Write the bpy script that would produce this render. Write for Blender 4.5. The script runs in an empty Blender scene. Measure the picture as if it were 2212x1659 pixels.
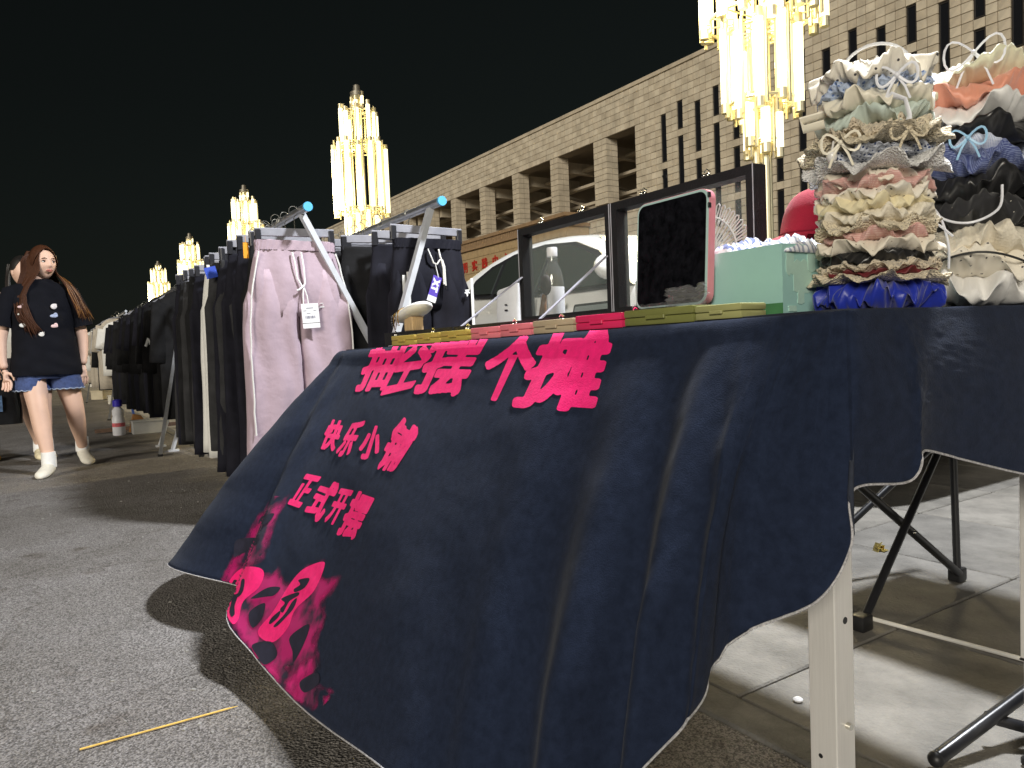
import bpy, bmesh, math, random
import numpy as np
from mathutils import Vector, Matrix, noise, Euler
from mathutils.bvhtree import BVHTree
random.seed(7)
SC = bpy.context.scene
COL = SC.collection
R = math.radians
# ------------------------------------------------------------------ camera
F, CX, CY = 1597.0, 1106.0, 829.5          # pixel units of the 2212 wide view
YAW, PITCH, ROLL, HC = R(32.5), R(-2.93), R(2.4), .75
f0 = Vector((math.sin(YAW)*math.cos(PITCH), math.cos(YAW)*math.cos(PITCH), math.sin(PITCH)))
r0 = Vector((math.cos(YAW), -math.sin(YAW), 0)); u0 = r0.cross(f0)
rr = r0*math.cos(ROLL)-u0*math.sin(ROLL); uu = r0*math.sin(ROLL)+u0*math.cos(ROLL)
CAM = Vector((0, 0, HC))
def ray(px, py): return f0+rr*((px-CX)/F)-uu*((py-CY)/F)
def at(px, py, X=None, Y=None, Z=None, D=None):
    d = ray(px, py)
    t = X/d.x if X is not None else Y/d.y if Y is not None else (Z-HC)/d.z if Z is not None else D
    return CAM+d*t
cd = bpy.data.cameras.new('camera'); cam = bpy.data.objects.new('camera', cd); COL.objects.link(cam)
cd.sensor_width = 36; cd.lens = 36*F/2212; cd.clip_start = .02; cd.clip_end = 2000
m = Matrix((rr, uu, -f0)).transposed().to_4x4(); m.translation = CAM; cam.matrix_world = m
SC.camera = cam
# ------------------------------------------------------------------ world, night sky and sun
W = bpy.data.worlds.new('World'); SC.world = W; W.use_nodes = True
wn = W.node_tree.nodes; wl = W.node_tree.links
sky = wn.new('ShaderNodeTexSky'); sky.sky_type = 'NISHITA'; sky.sun_disc = False
SUN_EL, SUN_AZ = 19, 232                    # the glow of the market behind the viewer, low and broad
sky.sun_elevation = R(2); sky.sun_rotation = R(SUN_AZ)
hs = wn.new('ShaderNodeHueSaturation'); hs.inputs['Saturation'].default_value = .25
wl.new(sky.outputs[0], hs.inputs['Color'])
mix = wn.new('ShaderNodeMixRGB'); mix.blend_type = 'MULTIPLY'; mix.inputs[0].default_value = 1; mix.inputs[2].default_value = (.8, 1, .95, 1)
wl.new(hs.outputs[0], mix.inputs[1])
bg = wn['Background']; bg.inputs['Strength'].default_value = .0055
wl.new(mix.outputs[0], bg.inputs['Color'])
sl = bpy.data.lights.new('sun', 'SUN'); sl.energy = 2.55; sl.angle = R(22); sl.color = (1, .93, .80)
so = bpy.data.objects.new('sun', sl); COL.objects.link(so)
az = R(SUN_AZ); sd = Vector((math.sin(az)*math.cos(R(SUN_EL)), math.cos(az)*math.cos(R(SUN_EL)), math.sin(R(SUN_EL))))
so.rotation_euler = sd.to_track_quat('Z', 'Y').to_euler(); so.location = sd*30
SC.view_settings.view_transform = 'Standard'; SC.view_settings.look = 'None'
SC.view_settings.exposure = 0; SC.view_settings.gamma = 1
SC.cycles.max_bounces = 8; SC.cycles.transparent_max_bounces = 12
SC.cycles.use_denoising = True
SC.cycles.sample_clamp_indirect = 4
STALL_LIGHT = (2.62, 1.0, 4.5); STALL_POWER = 1800

# ------------------------------------------------------------------ materials
MATS = {}
def M(name, col=(.5, .5, .5), rough=.6, metal=0, var=.12, scale=30, bump=0, bscale=150, alpha=1, emit=0, ecol=None, trans=0, sheen=0, coat=0, spec=.5, ior=1.45, stretch=None, aniso=False):
    if name in MATS: return MATS[name]
    m = bpy.data.materials.new(name); m.use_nodes = True; MATS[name] = m
    n = m.node_tree.nodes; l = m.node_tree.links; b = n['Principled BSDF']
    b.inputs['Roughness'].default_value = rough; b.inputs['Metallic'].default_value = metal
    b.inputs['Alpha'].default_value = alpha; b.inputs['Transmission Weight'].default_value = trans
    b.inputs['Sheen Weight'].default_value = sheen; b.inputs['Coat Weight'].default_value = coat
    b.inputs['Specular IOR Level'].default_value = spec; b.inputs['IOR'].default_value = ior
    b.inputs['Base Color'].default_value = (*col, 1)
    if var or bump:
        tc = n.new('ShaderNodeTexCoord'); src = tc.outputs['Object']
        if stretch:
            mp = n.new('ShaderNodeMapping'); mp.inputs['Scale'].default_value = stretch; l.new(src, mp.inputs[0]); src = mp.outputs[0]
    if var:
        t = n.new('ShaderNodeTexNoise'); t.inputs['Scale'].default_value = scale; t.inputs['Detail'].default_value = 5; t.inputs['Roughness'].default_value = .65
        l.new(src, t.inputs['Vector'])
        r = n.new('ShaderNodeValToRGB'); e = r.color_ramp.elements
        e[0].position = .3; e[1].position = .7
        e[0].color = (*[max(0, c*(1-var)) for c in col], 1); e[1].color = (*[min(1, c*(1+var)) for c in col], 1)
        l.new(t.outputs['Fac'], r.inputs[0]); l.new(r.outputs[0], b.inputs['Base Color'])
    if bump:
        t2 = n.new('ShaderNodeTexNoise'); t2.inputs['Scale'].default_value = bscale; t2.inputs['Detail'].default_value = 3
        l.new(src, t2.inputs['Vector'])
        bp = n.new('ShaderNodeBump'); bp.inputs['Strength'].default_value = bump; bp.inputs['Distance'].default_value = .01
        l.new(t2.outputs['Fac'], bp.inputs['Height']); l.new(bp.outputs[0], b.inputs['Normal'])
    if emit:
        b.inputs['Emission Color'].default_value = (*(ecol or col), 1); b.inputs['Emission Strength'].default_value = emit
        m.cycles.emission_sampling = 'NONE'
    return m
def pattern(name, base, spot, scale, kind='dots', rough=.8, size=.28, sheen=.2):
    """cloth with a printed or pierced pattern"""
    m = M(name, base, rough, var=0, sheen=sheen); n = m.node_tree.nodes; l = m.node_tree.links; b = n['Principled BSDF']
    tc = n.new('ShaderNodeTexCoord'); rp = n.new('ShaderNodeMixRGB')
    if kind == 'check':
        t = n.new('ShaderNodeTexWave'); t.inputs['Scale'].default_value = scale; t.bands_direction = 'DIAGONAL'
        t2 = n.new('ShaderNodeTexWave'); t2.inputs['Scale'].default_value = scale; t2.bands_direction = 'Z'
        l.new(tc.outputs['Object'], t.inputs[0]); l.new(tc.outputs['Object'], t2.inputs[0])
        mm = n.new('ShaderNodeMath'); mm.operation = 'MULTIPLY'; l.new(t.outputs['Fac'], mm.inputs[0]); l.new(t2.outputs['Fac'], mm.inputs[1]); fac = mm.outputs[0]
    else:
        t = n.new('ShaderNodeTexVoronoi'); t.inputs['Scale'].default_value = scale; t.inputs['Randomness'].default_value = .5 if kind == 'dots' else 1
        l.new(tc.outputs['Object'], t.inputs['Vector'])
        cr = n.new('ShaderNodeMath'); cr.operation = 'LESS_THAN'; cr.inputs[1].default_value = size; l.new(t.outputs['Distance'], cr.inputs[0]); fac = cr.outputs[0]
        if kind == 'lace':
            bp = n.new('ShaderNodeBump'); bp.inputs['Strength'].default_value = .9; bp.inputs['Distance'].default_value = .004
            l.new(t.outputs['Distance'], bp.inputs['Height']); l.new(bp.outputs[0], b.inputs['Normal'])
    rp.inputs[1].default_value = (*base, 1); rp.inputs[2].default_value = (*spot, 1); l.new(fac, rp.inputs[0]); l.new(rp.outputs[0], b.inputs['Base Color'])
    return m

# ------------------------------------------------------------------ mesh helpers
class MB:
    def __init__(s): s.v = []; s.f = []
    def add(s, vs, fs):
        o = len(s.v); s.v += [tuple(v) for v in vs]; s.f += [tuple(i+o for i in f) for f in fs]; return s
    def box(s, x0, x1, y0, y1, z0, z1, mat=None):
        vs = [Vector((x, y, z)) for x in (x0, x1) for y in (y0, y1) for z in (z0, z1)]
        if mat is not None: vs = [mat @ v for v in vs]
        return s.add(vs, [(0, 1, 3, 2), (4, 6, 7, 5), (0, 4, 5, 1), (2, 3, 7, 6), (0, 2, 6, 4), (1, 5, 7, 3)])
    def bbox(s, x0, x1, y0, y1, z0, z1, b=.003, seg=2, mat=None):
        bm = bmesh.new(); bmesh.ops.create_cube(bm, size=1)
        for v in bm.verts: v.co = Vector((x0+(v.co.x+.5)*(x1-x0), y0+(v.co.y+.5)*(y1-y0), z0+(v.co.z+.5)*(z1-z0)))
        bmesh.ops.bevel(bm, geom=bm.edges[:], offset=b, segments=seg, affect='EDGES', profile=.5)
        bm.verts.index_update()
        vs = [v.co.copy() for v in bm.verts]
        if mat is not None: vs = [mat @ v for v in vs]
        s.add(vs, [[v.index for v in f.verts] for f in bm.faces]); bm.free(); return s
    def tube(s, pts, rad, n=8, cap=True, flat=1.0):
        pts = [Vector(p) for p in pts]; N = len(pts)
        rad = rad if isinstance(rad, (list, tuple)) else [rad]*N
        t = (pts[1]-pts[0]).normalized(); a = t.orthogonal().normalized(); vs = []
        for i, p in enumerate(pts):
            t = (pts[min(i+1, N-1)]-pts[max(i-1, 0)]).normalized()
            a = (a-t*a.dot(t)); a = a.normalized() if a.length > 1e-6 else t.orthogonal().normalized(); b = t.cross(a)
            for k in range(n):
                w = 2*math.pi*k/n; vs.append(p+(a*math.cos(w)*flat+b*math.sin(w))*rad[i])
        fs = [(i*n+k, i*n+(k+1) % n, (i+1)*n+(k+1) % n, (i+1)*n+k) for i in range(N-1) for k in range(n)]
        if cap: fs += [tuple(range(n-1, -1, -1)), tuple((N-1)*n+k for k in range(n))]
        return s.add(vs, fs)
    def bar(s, p, q, w, h=None, up=(0, 0, 1)):
        p = Vector(p); q = Vector(q); h = h or w; t = (q-p).normalized(); up = Vector(up)
        a = t.cross(up); a = a.normalized() if a.length > 1e-4 else t.orthogonal().normalized(); b = a.cross(t)
        vs = [e+a*i*w/2+b*j*h/2 for e in (p, q) for i, j in ((-1, -1), (1, -1), (1, 1), (-1, 1))]
        return s.add(vs, [(0, 1, 2, 3), (7, 6, 5, 4), (0, 4, 5, 1), (1, 5, 6, 2), (2, 6, 7, 3), (3, 7, 4, 0)])
    def lathe(s, prof, n=24, c=(0, 0, 0), cap=True):
        vs = [(c[0]+r*math.cos(2*math.pi*k/n), c[1]+r*math.sin(2*math.pi*k/n), c[2]+z) for r, z in prof for k in range(n)]; N = len(prof)
        fs = [(i*n+k, i*n+(k+1) % n, (i+1)*n+(k+1) % n, (i+1)*n+k) for i in range(N-1) for k in range(n)]
        if cap: fs += [tuple(range(n-1, -1, -1)), tuple((N-1)*n+k for k in range(n))]
        return s.add(vs, fs)
    def rings(s, rings, cap=True):
        n = len(rings[0]); N = len(rings)
        fs = [(i*n+k, i*n+(k+1) % n, (i+1)*n+(k+1) % n, (i+1)*n+k) for i in range(N-1) for k in range(n)]
        if cap: fs += [tuple(range(n-1, -1, -1)), tuple((N-1)*n+k for k in range(n))]
        return s.add([p for r in rings for p in r], fs)
    def grid(s, rows):
        n = len(rows[0])
        return s.add([p for r in rows for p in r], [(i*n+k, i*n+k+1, (i+1)*n+k+1, (i+1)*n+k) for i in range(len(rows)-1) for k in range(n-1)])
    def prism(s, poly, h, mat):
        """flat outline in the xy plane given depth h along z, then moved by mat"""
        n = len(poly); vs = [mat @ Vector((x, y, z)) for z in (0, h) for x, y in poly]
        return s.add(vs, [tuple(range(n-1, -1, -1)), tuple(range(n, 2*n))]+[(k, (k+1) % n, n+(k+1) % n, n+k) for k in range(n)])
    def ball(s, c, r, n=10, sc=(1, 1, 1)):
        prof = [(max(1e-4, math.sin(math.pi*i/n)), -math.cos(math.pi*i/n)) for i in range(n+1)]
        k0 = len(s.v); s.lathe(prof, 2*n, cap=False)
        for i in range(k0, len(s.v)): x, y, z = s.v[i]; s.v[i] = (c[0]+x*r*sc[0], c[1]+y*r*sc[1], c[2]+z*r*sc[2])
        return s
    def mesh(s, name, mat=None, smooth=False, ang=35):
        me = bpy.data.meshes.new(name); me.from_pydata(s.v, [], s.f); me.update()
        bm = bmesh.new(); bm.from_mesh(me); bmesh.ops.recalc_face_normals(bm, faces=bm.faces[:]); bm.to_mesh(me); bm.free()
        if smooth: me.shade_smooth(); me.set_sharp_from_angle(angle=R(ang))
        if mat: me.materials.append(mat)
        return me
def link(name, data, parent=None, loc=None, rot=None):
    o = bpy.data.objects.new(name, data); COL.objects.link(o)
    if parent is not None: o.parent = parent
    if loc is not None: o.location = loc
    if rot is not None: o.rotation_euler = rot
    return o
def obj(name, mb, mat, parent=None, smooth=False, ang=35, world=False, loc=None, rot=None):
    if world and parent is not None:
        b = parent.matrix_basis.copy()
        if parent.parent is not None: b = parent.parent.matrix_basis @ b
        b.invert(); mb.v = [tuple(b @ Vector(v)) for v in mb.v]
    return link(name, mb.mesh(name, mat, smooth, ang), parent, loc, rot)
def tag(o, label=None, cat=None, group=None, kind=None):
    if label: o['label'] = label
    if cat: o['category'] = cat
    if group: o['group'] = group
    if kind: o['kind'] = kind
    return o
def thing(name, label, cat, loc=(0, 0, 0), rz=0, group=None):
    o = link(name, None, None, loc, (0, 0, rz)); o.empty_display_size = .05
    return tag(o, label, cat, group)
def copy_tree(o, parent=None):
    c = o.copy(); COL.objects.link(c); c.parent = parent
    for ch in o.children: copy_tree(ch, c)
    return c
def catmull(P, t):
    n = len(P)-1; i = min(int(t), n-1); u = t-i
    p0, p1, p2, p3 = P[max(i-1, 0)], P[i], P[i+1], P[min(i+2, n)]
    return p1*1.0+(p2-p0)*(.5*u)+(p0*2-p1*5+p2*4-p3)*(.5*u*u)+(p1*3-p0-p2*3+p3)*(.5*u*u*u)
def nz(x, y=0, z=0): return noise.noise(Vector((x, y, z)))
def rot_to(n, up=(0, 0, 1)):
    """matrix whose z axis is n and whose y axis is as near to up as can be"""
    z = Vector(n).normalized(); x = Vector(up).cross(z); x = x.normalized() if x.length > 1e-4 else z.orthogonal().normalized()
    y = z.cross(x); return Matrix((x, y, z)).transposed().to_4x4()
def text_mesh(body, offset=0, size=1):
    c = bpy.data.curves.new('lettering', 'FONT'); c.body = body; c.offset = offset; c.size = size; c.resolution_u = 3
    o = bpy.data.objects.new('lettering', c); COL.objects.link(o)
    dg = bpy.context.evaluated_depsgraph_get(); me = bpy.data.meshes.new_from_object(o.evaluated_get(dg))
    bpy.data.objects.remove(o); bpy.data.curves.remove(c); return me
def lettering(name, body, mat, parent, origin, right, up, size, offset=0, depth=.0):
    """flat letters laid on a plane in world space"""
    me = text_mesh(body, offset, size); r = Vector(right).normalized(); u = Vector(up).normalized(); n = r.cross(u)
    mb = MB(); vs = [Vector(origin)+r*v.co.x+u*v.co.y for v in me.vertices]
    mb.add(vs, [p.vertices[:] for p in me.polygons])
    bpy.data.meshes.remove(me)
    if depth:
        k = len(mb.v); vs2 = [Vector(v)+n*depth for v in mb.v]; fs = list(mb.f); mb.add(vs2, fs)
        bm = bmesh.new(); vv = [bm.verts.new(v) for v in mb.v[:k]]
        ed = {}
        for f in fs:
            for a, b in zip(f, f[1:]+f[:1]): ed.setdefault(frozenset((a, b)), []).append((a, b))
        for e in ed.values():
            if len(e) == 1: a, b = e[0]; mb.f.append((a, b, b+k, a+k))
        bm.free()
    return obj(name, mb, mat, parent, world=True)

ORD = ['first', 'second', 'third', 'fourth', 'fifth', 'sixth', 'seventh', 'eighth', 'ninth', 'tenth', 'eleventh', 'twelfth', 'thirteenth', 'fourteenth', 'fifteenth', 'sixteenth', 'seventeenth', 'eighteenth', 'nineteenth', 'twentieth', 'twenty-first', 'twenty-second', 'twenty-third', 'twenty-fourth', 'twenty-fifth', 'twenty-sixth', 'twenty-seventh', 'twenty-eighth', 'twenty-ninth', 'thirtieth', 'thirty-first', 'thirty-second']

def film(name, col, gloss=.25, rough=.12):
    """thin clear plastic: mostly see-through with a sharp sheen"""
    m = bpy.data.materials.new(name); m.use_nodes = True; n = m.node_tree.nodes; l = m.node_tree.links; n.remove(n['Principled BSDF'])
    a = n.new('ShaderNodeBsdfTransparent'); a.inputs[0].default_value = (*col, 1); b = n.new('ShaderNodeBsdfGlossy'); b.inputs['Roughness'].default_value = rough; b.inputs['Color'].default_value = (.95, .95, .95, 1)
    d = n.new('ShaderNodeBsdfDiffuse'); d.inputs[0].default_value = (.8, .8, .82, 1); q = n.new('ShaderNodeMixShader'); q.inputs[0].default_value = .35; l.new(b.outputs[0], q.inputs[1]); l.new(d.outputs[0], q.inputs[2])
    x = n.new('ShaderNodeMixShader'); x.inputs[0].default_value = gloss; l.new(a.outputs[0], x.inputs[1]); l.new(q.outputs[0], x.inputs[2]); l.new(x.outputs[0], n['Material Output'].inputs[0]); return m

# ================================================================== ground
def asphalt_mat():
    m = bpy.data.materials.new('asphalt'); m.use_nodes = True; n = m.node_tree.nodes; l = m.node_tree.links; b = n['Principled BSDF']
    tc = n.new('ShaderNodeTexCoord'); b.inputs['Roughness'].default_value = .85; b.inputs['Specular IOR Level'].default_value = .35
    v = n.new('ShaderNodeTexVoronoi'); v.inputs['Scale'].default_value = 170; l.new(tc.outputs['Object'], v.inputs[0])
    v2 = n.new('ShaderNodeTexVoronoi'); v2.inputs['Scale'].default_value = 310; l.new(tc.outputs['Object'], v2.inputs[0])
    t = n.new('ShaderNodeTexNoise'); t.inputs['Scale'].default_value = 1.3; t.inputs['Detail'].default_value = 8; t.inputs['Roughness'].default_value = .7; l.new(tc.outputs['Object'], t.inputs[0])
    t3 = n.new('ShaderNodeTexNoise'); t3.inputs['Scale'].default_value = 60; t3.inputs['Detail'].default_value = 3; l.new(tc.outputs['Object'], t3.inputs[0])
    sp = n.new('ShaderNodeSeparateColor'); l.new(v.outputs['Color'], sp.inputs[0])
    sp2 = n.new('ShaderNodeSeparateColor'); l.new(v2.outputs['Color'], sp2.inputs[0])
    ad = n.new('ShaderNodeMath'); ad.operation = 'MULTIPLY_ADD'; l.new(sp.outputs[0], ad.inputs[0]); ad.inputs[1].default_value = .5; l.new(sp2.outputs[1], ad.inputs[2])
    cr = n.new('ShaderNodeValToRGB'); e = cr.color_ramp.elements; e[0].position = .25; e[0].color = (.10, .096, .094, 1); e[1].position = 1.25/1.5*1.2 if False else 1; e[1].color = (.32, .31, .305, 1)
    k = cr.color_ramp.elements.new(.7); k.color = (.19, .183, .18, 1)
    l.new(ad.outputs[0], cr.inputs[0])
    cr2 = n.new('ShaderNodeValToRGB'); e = cr2.color_ramp.elements; e[0].position = .3; e[0].color = (.62, .58, .52, 1); e[1].position = .72; e[1].color = (1.15, 1.12, 1.1, 1)
    l.new(t.outputs['Fac'], cr2.inputs[0])
    mx = n.new('ShaderNodeMixRGB'); mx.blend_type = 'MULTIPLY'; mx.inputs[0].default_value = 1; l.new(cr.outputs[0], mx.inputs[1]); l.new(cr2.outputs[0], mx.inputs[2]); cv = n.new('ShaderNodeTexVoronoi'); cv.feature = 'DISTANCE_TO_EDGE'; cv.inputs['Scale'].default_value = .9
    nd = n.new('ShaderNodeTexNoise'); nd.inputs['Scale'].default_value = 3; nd.inputs['Detail'].default_value = 6; l.new(tc.outputs['Object'], nd.inputs[0])
    va = n.new('ShaderNodeVectorMath'); va.operation = 'MULTIPLY_ADD'; l.new(nd.outputs['Color'], va.inputs[0]); va.inputs[1].default_value = (.35, .35, .35); l.new(tc.outputs['Object'], va.inputs[2]); l.new(va.outputs[0], cv.inputs['Vector'])
    lt_ = n.new('ShaderNodeValToRGB'); e = lt_.color_ramp.elements; e[0].position = .0; e[0].color = (.72, .70, .68, 1); e[1].position = .006; e[1].color = (1, 1, 1, 1); l.new(cv.outputs['Distance'], lt_.inputs[0])
    st_ = n.new('ShaderNodeTexNoise'); st_.inputs['Scale'].default_value = 4.5; st_.inputs['Detail'].default_value = 3; l.new(tc.outputs['Object'], st_.inputs[0])
    sr = n.new('ShaderNodeValToRGB'); e = sr.color_ramp.elements; e[0].position = .62; e[0].color = (1, 1, 1, 1); e[1].position = .74; e[1].color = (.55, .5, .45, 1); l.new(st_.outputs['Fac'], sr.inputs[0])
    m2 = n.new('ShaderNodeMixRGB'); m2.blend_type = 'MULTIPLY'; m2.inputs[0].default_value = 1; l.new(mx.outputs[0], m2.inputs[1]); l.new(lt_.outputs[0], m2.inputs[2])
    m3 = n.new('ShaderNodeMixRGB'); m3.blend_type = 'MULTIPLY'; m3.inputs[0].default_value = 1; l.new(m2.outputs[0], m3.inputs[1]); l.new(sr.outputs[0], m3.inputs[2]); l.new(m3.outputs[0], b.inputs['Base Color'])
    bp = n.new('ShaderNodeBump'); bp.inputs['Strength'].default_value = .8; bp.inputs['Distance'].default_value = .006; l.new(v.outputs['Distance'], bp.inputs['Height'])
    bp2 = n.new('ShaderNodeBump'); bp2.inputs['Strength'].default_value = .5; bp2.inputs['Distance'].default_value = .01; l.new(t3.outputs['Fac'], bp2.inputs['Height']); l.new(bp.outputs[0], bp2.inputs['Normal']); l.new(bp2.outputs[0], b.inputs['Normal'])
    return m
g = MB().grid([[(x, y, 0) for x in (-400, -60, -8, -3, 0, 1.076)] for y in (-300, -20, -3, 0, 2, 4, 8, 20, 80, 900)])
tag(obj('road', g, asphalt_mat()), kind='structure')
paving_m = M('paving_far', (.30, .28, .25), .85, var=.25, scale=3, bump=.3, bscale=120)
g = MB().grid([[(x, y, -.012) for x in (1.076, 1.18, 3, 8, 30, 400)] for y in (-300, -20, -3, 0, 2, 4, 8, 20, 80, 900)])
pave = tag(obj('pavement', g, paving_m), kind='structure')
slab_m = [M('paving_slab_%d' % i, c, .8, var=.38, scale=5, bump=.5, bscale=140) for i, c in enumerate([(.16, .15, .132), (.138, .13, .117), (.18, .168, .148)])]
sm = [MB().bbox(-.297, .297, -.297, .297, -.03, .004, .004, 1).mesh('slab', m) for m in slab_m]
km = MB().bbox(-.05, .05, -.498, .498, -.05, .004, .006, 1).mesh('kerb_stone', M('kerb', (.15, .143, .13), .85, var=.3, scale=12, bump=.5))
for i in range(12):
    for j in range(13):
        if random.random() < .0: continue
        o = link('slab', random.choice(sm), pave, (1.18+.3+.6*i, .43-.9+.6*j-.6+.3+.9, random.uniform(-.002, .001)), (0, 0, 0))
for j in range(14): link('kerb_stone', km, pave, (1.13, -1+j, 0))
# litter and stones on the ground
def bits(name, label, cat, n, rng, mat, size, kind):
    mb = MB()
    for _ in range(n):
        x, y = rng(); s = size*random.uniform(.4, 1.3); a = random.uniform(0, 6)
        mb.box(-s, s, -s*.6, s*.6, 0, s*.5, Matrix.Translation((x, y, .004 if x > 1.07 else 0)) @ Matrix.Rotation(a, 4, 'Z'))
    return tag(obj(name, mb, mat), label, cat, kind=kind)
bits('grit', 'pale grit and pebbles scattered over the dark asphalt', 'grit', 260, lambda: (random.uniform(-1.2, 1.05), random.uniform(1.2, 6)), M('grit', (.3, .29, .27), .9), .0045, 'stuff')

# ================================================================== great stone building across the plaza
BX = 40.0; TW, TH = .56, .5; Y0B, NC = 12.2, 190; ZTOP = 20.4; NR = 40
bld = thing('building', 'long sand-coloured stone building with slit windows and a pillared upper gallery', 'building', (BX, 60, 0))
stone = [M('stone_%d' % i, c, .75, var=.22, scale=.9, bump=.15, bscale=30) for i, c in enumerate([(.56, .49, .38), (.52, .45, .345), (.60, .53, .415)])]
joint_m = M('stone_joint', (.24, .20, .15), .95, var=.1)
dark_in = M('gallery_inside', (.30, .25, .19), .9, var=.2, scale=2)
def Yc(i): return Y0B+i*TW
def Zr(k): return ZTOP-(k+1)*TH
GAL0, GAL1, GZ0, GZ1 = 43.6, 106.0, 12.1, 17.4
wins = []       # (col, z0, z1)
for i in range(NC):
    y = Yc(i)+TW/2
    if y < 42 and (i % 3) == 2:
        c = i//3
        for z0, z1 in ([(15.9, 17.9), (11.9, 15.4), (8.4, 11.4), (4.4, 7.9)] if c % 2 else [(13.9, 17.4), (10.4, 13.4), (6.9, 9.9), (3.4, 6.4)]): wins.append((i, z0, z1))
def in_open(i, z):
    y = Yc(i)+TW/2
    if GAL0 < y < GAL1 and GZ0-.1 < z+TH/2 < GZ1: return True
    return any(w[0] == i and w[1]-.05 <= z+.1 and z+TH-.1 <= w[2]+.05 for w in wins)
# wall backing, cut round the gallery and set back behind the tiles
mb = MB()
yl, yh = Y0B, Yc(NC)
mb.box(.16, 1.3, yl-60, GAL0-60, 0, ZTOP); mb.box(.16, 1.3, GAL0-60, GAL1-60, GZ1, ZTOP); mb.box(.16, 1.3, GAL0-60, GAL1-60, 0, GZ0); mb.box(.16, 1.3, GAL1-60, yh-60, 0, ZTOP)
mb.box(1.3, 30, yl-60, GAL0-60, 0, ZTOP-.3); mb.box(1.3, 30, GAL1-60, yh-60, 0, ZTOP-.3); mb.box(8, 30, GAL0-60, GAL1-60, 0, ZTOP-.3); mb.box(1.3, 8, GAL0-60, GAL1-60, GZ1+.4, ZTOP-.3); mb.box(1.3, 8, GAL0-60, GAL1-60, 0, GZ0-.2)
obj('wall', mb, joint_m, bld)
tiles = []
for i in range(NC):
    for k in range(NR):
        z = Zr(k)
        if not in_open(i, z): tiles.append((i, k))
def tdist(t): return (Yc(t[0]))**2+(Zr(t[1]))**2*.3 + (0 if Zr(t[1]) > 8 else 9e4)
tiles.sort(key=tdist)
tmesh = [MB().box(-.0, .18, -TW/2+.02, TW/2-.02, -TH/2+.02, TH/2-.02).mesh('stone_panel', s) for s in stone]
for i, k in tiles[:300]:
    link('stone_panel', tmesh[hash((i*7, k*13)) % 3], bld, (random.uniform(-.012, .012), Yc(i)+TW/2-60, Zr(k)+TH/2))
far = [MB(), MB(), MB()]
for i, k in tiles[300:]:
    y = Yc(i)+TW/2-60; z = Zr(k)+TH/2; dx = random.uniform(-.012, .012)
    far[hash((i*7, k*13)) % 3].box(dx, .18, y-TW/2+.02, y+TW/2-.02, z-TH/2+.02, z+TH/2-.02)
for q in range(3): tag(obj('stone_panel', far[q], stone[q], bld), kind='stuff')
# coping along the roof
obj('coping', MB().box(-.12, 1.4, yl-60, yh-60, ZTOP+.003, ZTOP+.28), stone[1], bld)
# windows: dark pane in a recess with a thin frame
gl = M('night_glass', (.012, .013, .016), .08, var=0, spec=.6); frm = M('window_frame', (.035, .03, .026), .5, var=0)
for i, z0, z1 in wins:
    y = Yc(i)+TW/2-60
    w = obj('window', MB().box(.10, .158, y-TW/2+.03, y+TW/2-.03, z0, z1), gl, bld)
    f = MB()
    for s in (-1, 1): f.box(.06, .14, y+s*(TW/2-.05)-.025, y+s*(TW/2-.05)+.025, z0, z1)
    f.box(.06, .14, y-TW/2+.075, y+TW/2-.075, z0+.05, z0+.1); f.box(.06, .14, y-TW/2+.075, y+TW/2-.075, z1-.1, z1-.05)
    obj('frame', f, frm, w)
for i, z0 in ((wins[0][0], 0),):
    pass
for (yy, zz) in ((40.62, 13.0), (29.9, 13.0), (22.2, 9.5)):      # casements standing open
    mt = Matrix.Translation((.05, yy-60, zz)) @ Matrix.Rotation(R(-16), 4, 'Y')
    obj('open_casement', MB().box(-.03, .0, -.24, .24, -1.5, 0, mt), gl, bld)
# gallery: pillars clad in stone, floor, back wall, beams and stairs in the dark
for yc, wd in ((47.85, 1.62),)+tuple((54.3+6.38*q, 1.12) for q in range(8)):
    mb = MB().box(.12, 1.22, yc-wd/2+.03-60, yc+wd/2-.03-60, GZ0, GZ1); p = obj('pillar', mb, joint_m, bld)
    t = MB(); n = max(2, round(wd/.55)); tw = wd/n; nd = 2; td = 1.24/nd
    for k in range(11):
        z = GZ1-.02-(k+1)*.48
        if z < GZ0-.3: break
        for q in range(n): t.box(0, .13, yc-wd/2+q*tw+.02-60, yc-wd/2+(q+1)*tw-.02-60, z+.02, z+.46)
        for q in range(nd):
            for s in (-1, 1): ya = yc+s*wd/2-60; t.box(.02+q*td, (q+1)*td-.02, min(ya, ya-s*.04), max(ya, ya-s*.04), z+.02, z+.46)
    obj('cladding', t, stone[yc > 50], p)
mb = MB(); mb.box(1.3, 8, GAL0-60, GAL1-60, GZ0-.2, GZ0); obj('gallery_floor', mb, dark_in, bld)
for q in range(11):
    y = 46+q*6-60
    mt = Matrix.Translation((5.5, y, 14.6)) @ Matrix.Rotation(R(22), 4, 'X')
    obj('stair_flight', MB().box(-.8, .8, -2.6, 2.6, -.12, .12, mt), stone[1], bld)
    obj('beam', MB().box(1.3, 8, y+2.8, y+3.3, 16.4, 17.38), stone[1], bld)
for z in (13.4, 15.1, 16.6): obj('ledge', MB().box(3.6, 4.2, GAL0-60, GAL1-60, z, z+.25), stone[1], bld)
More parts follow.
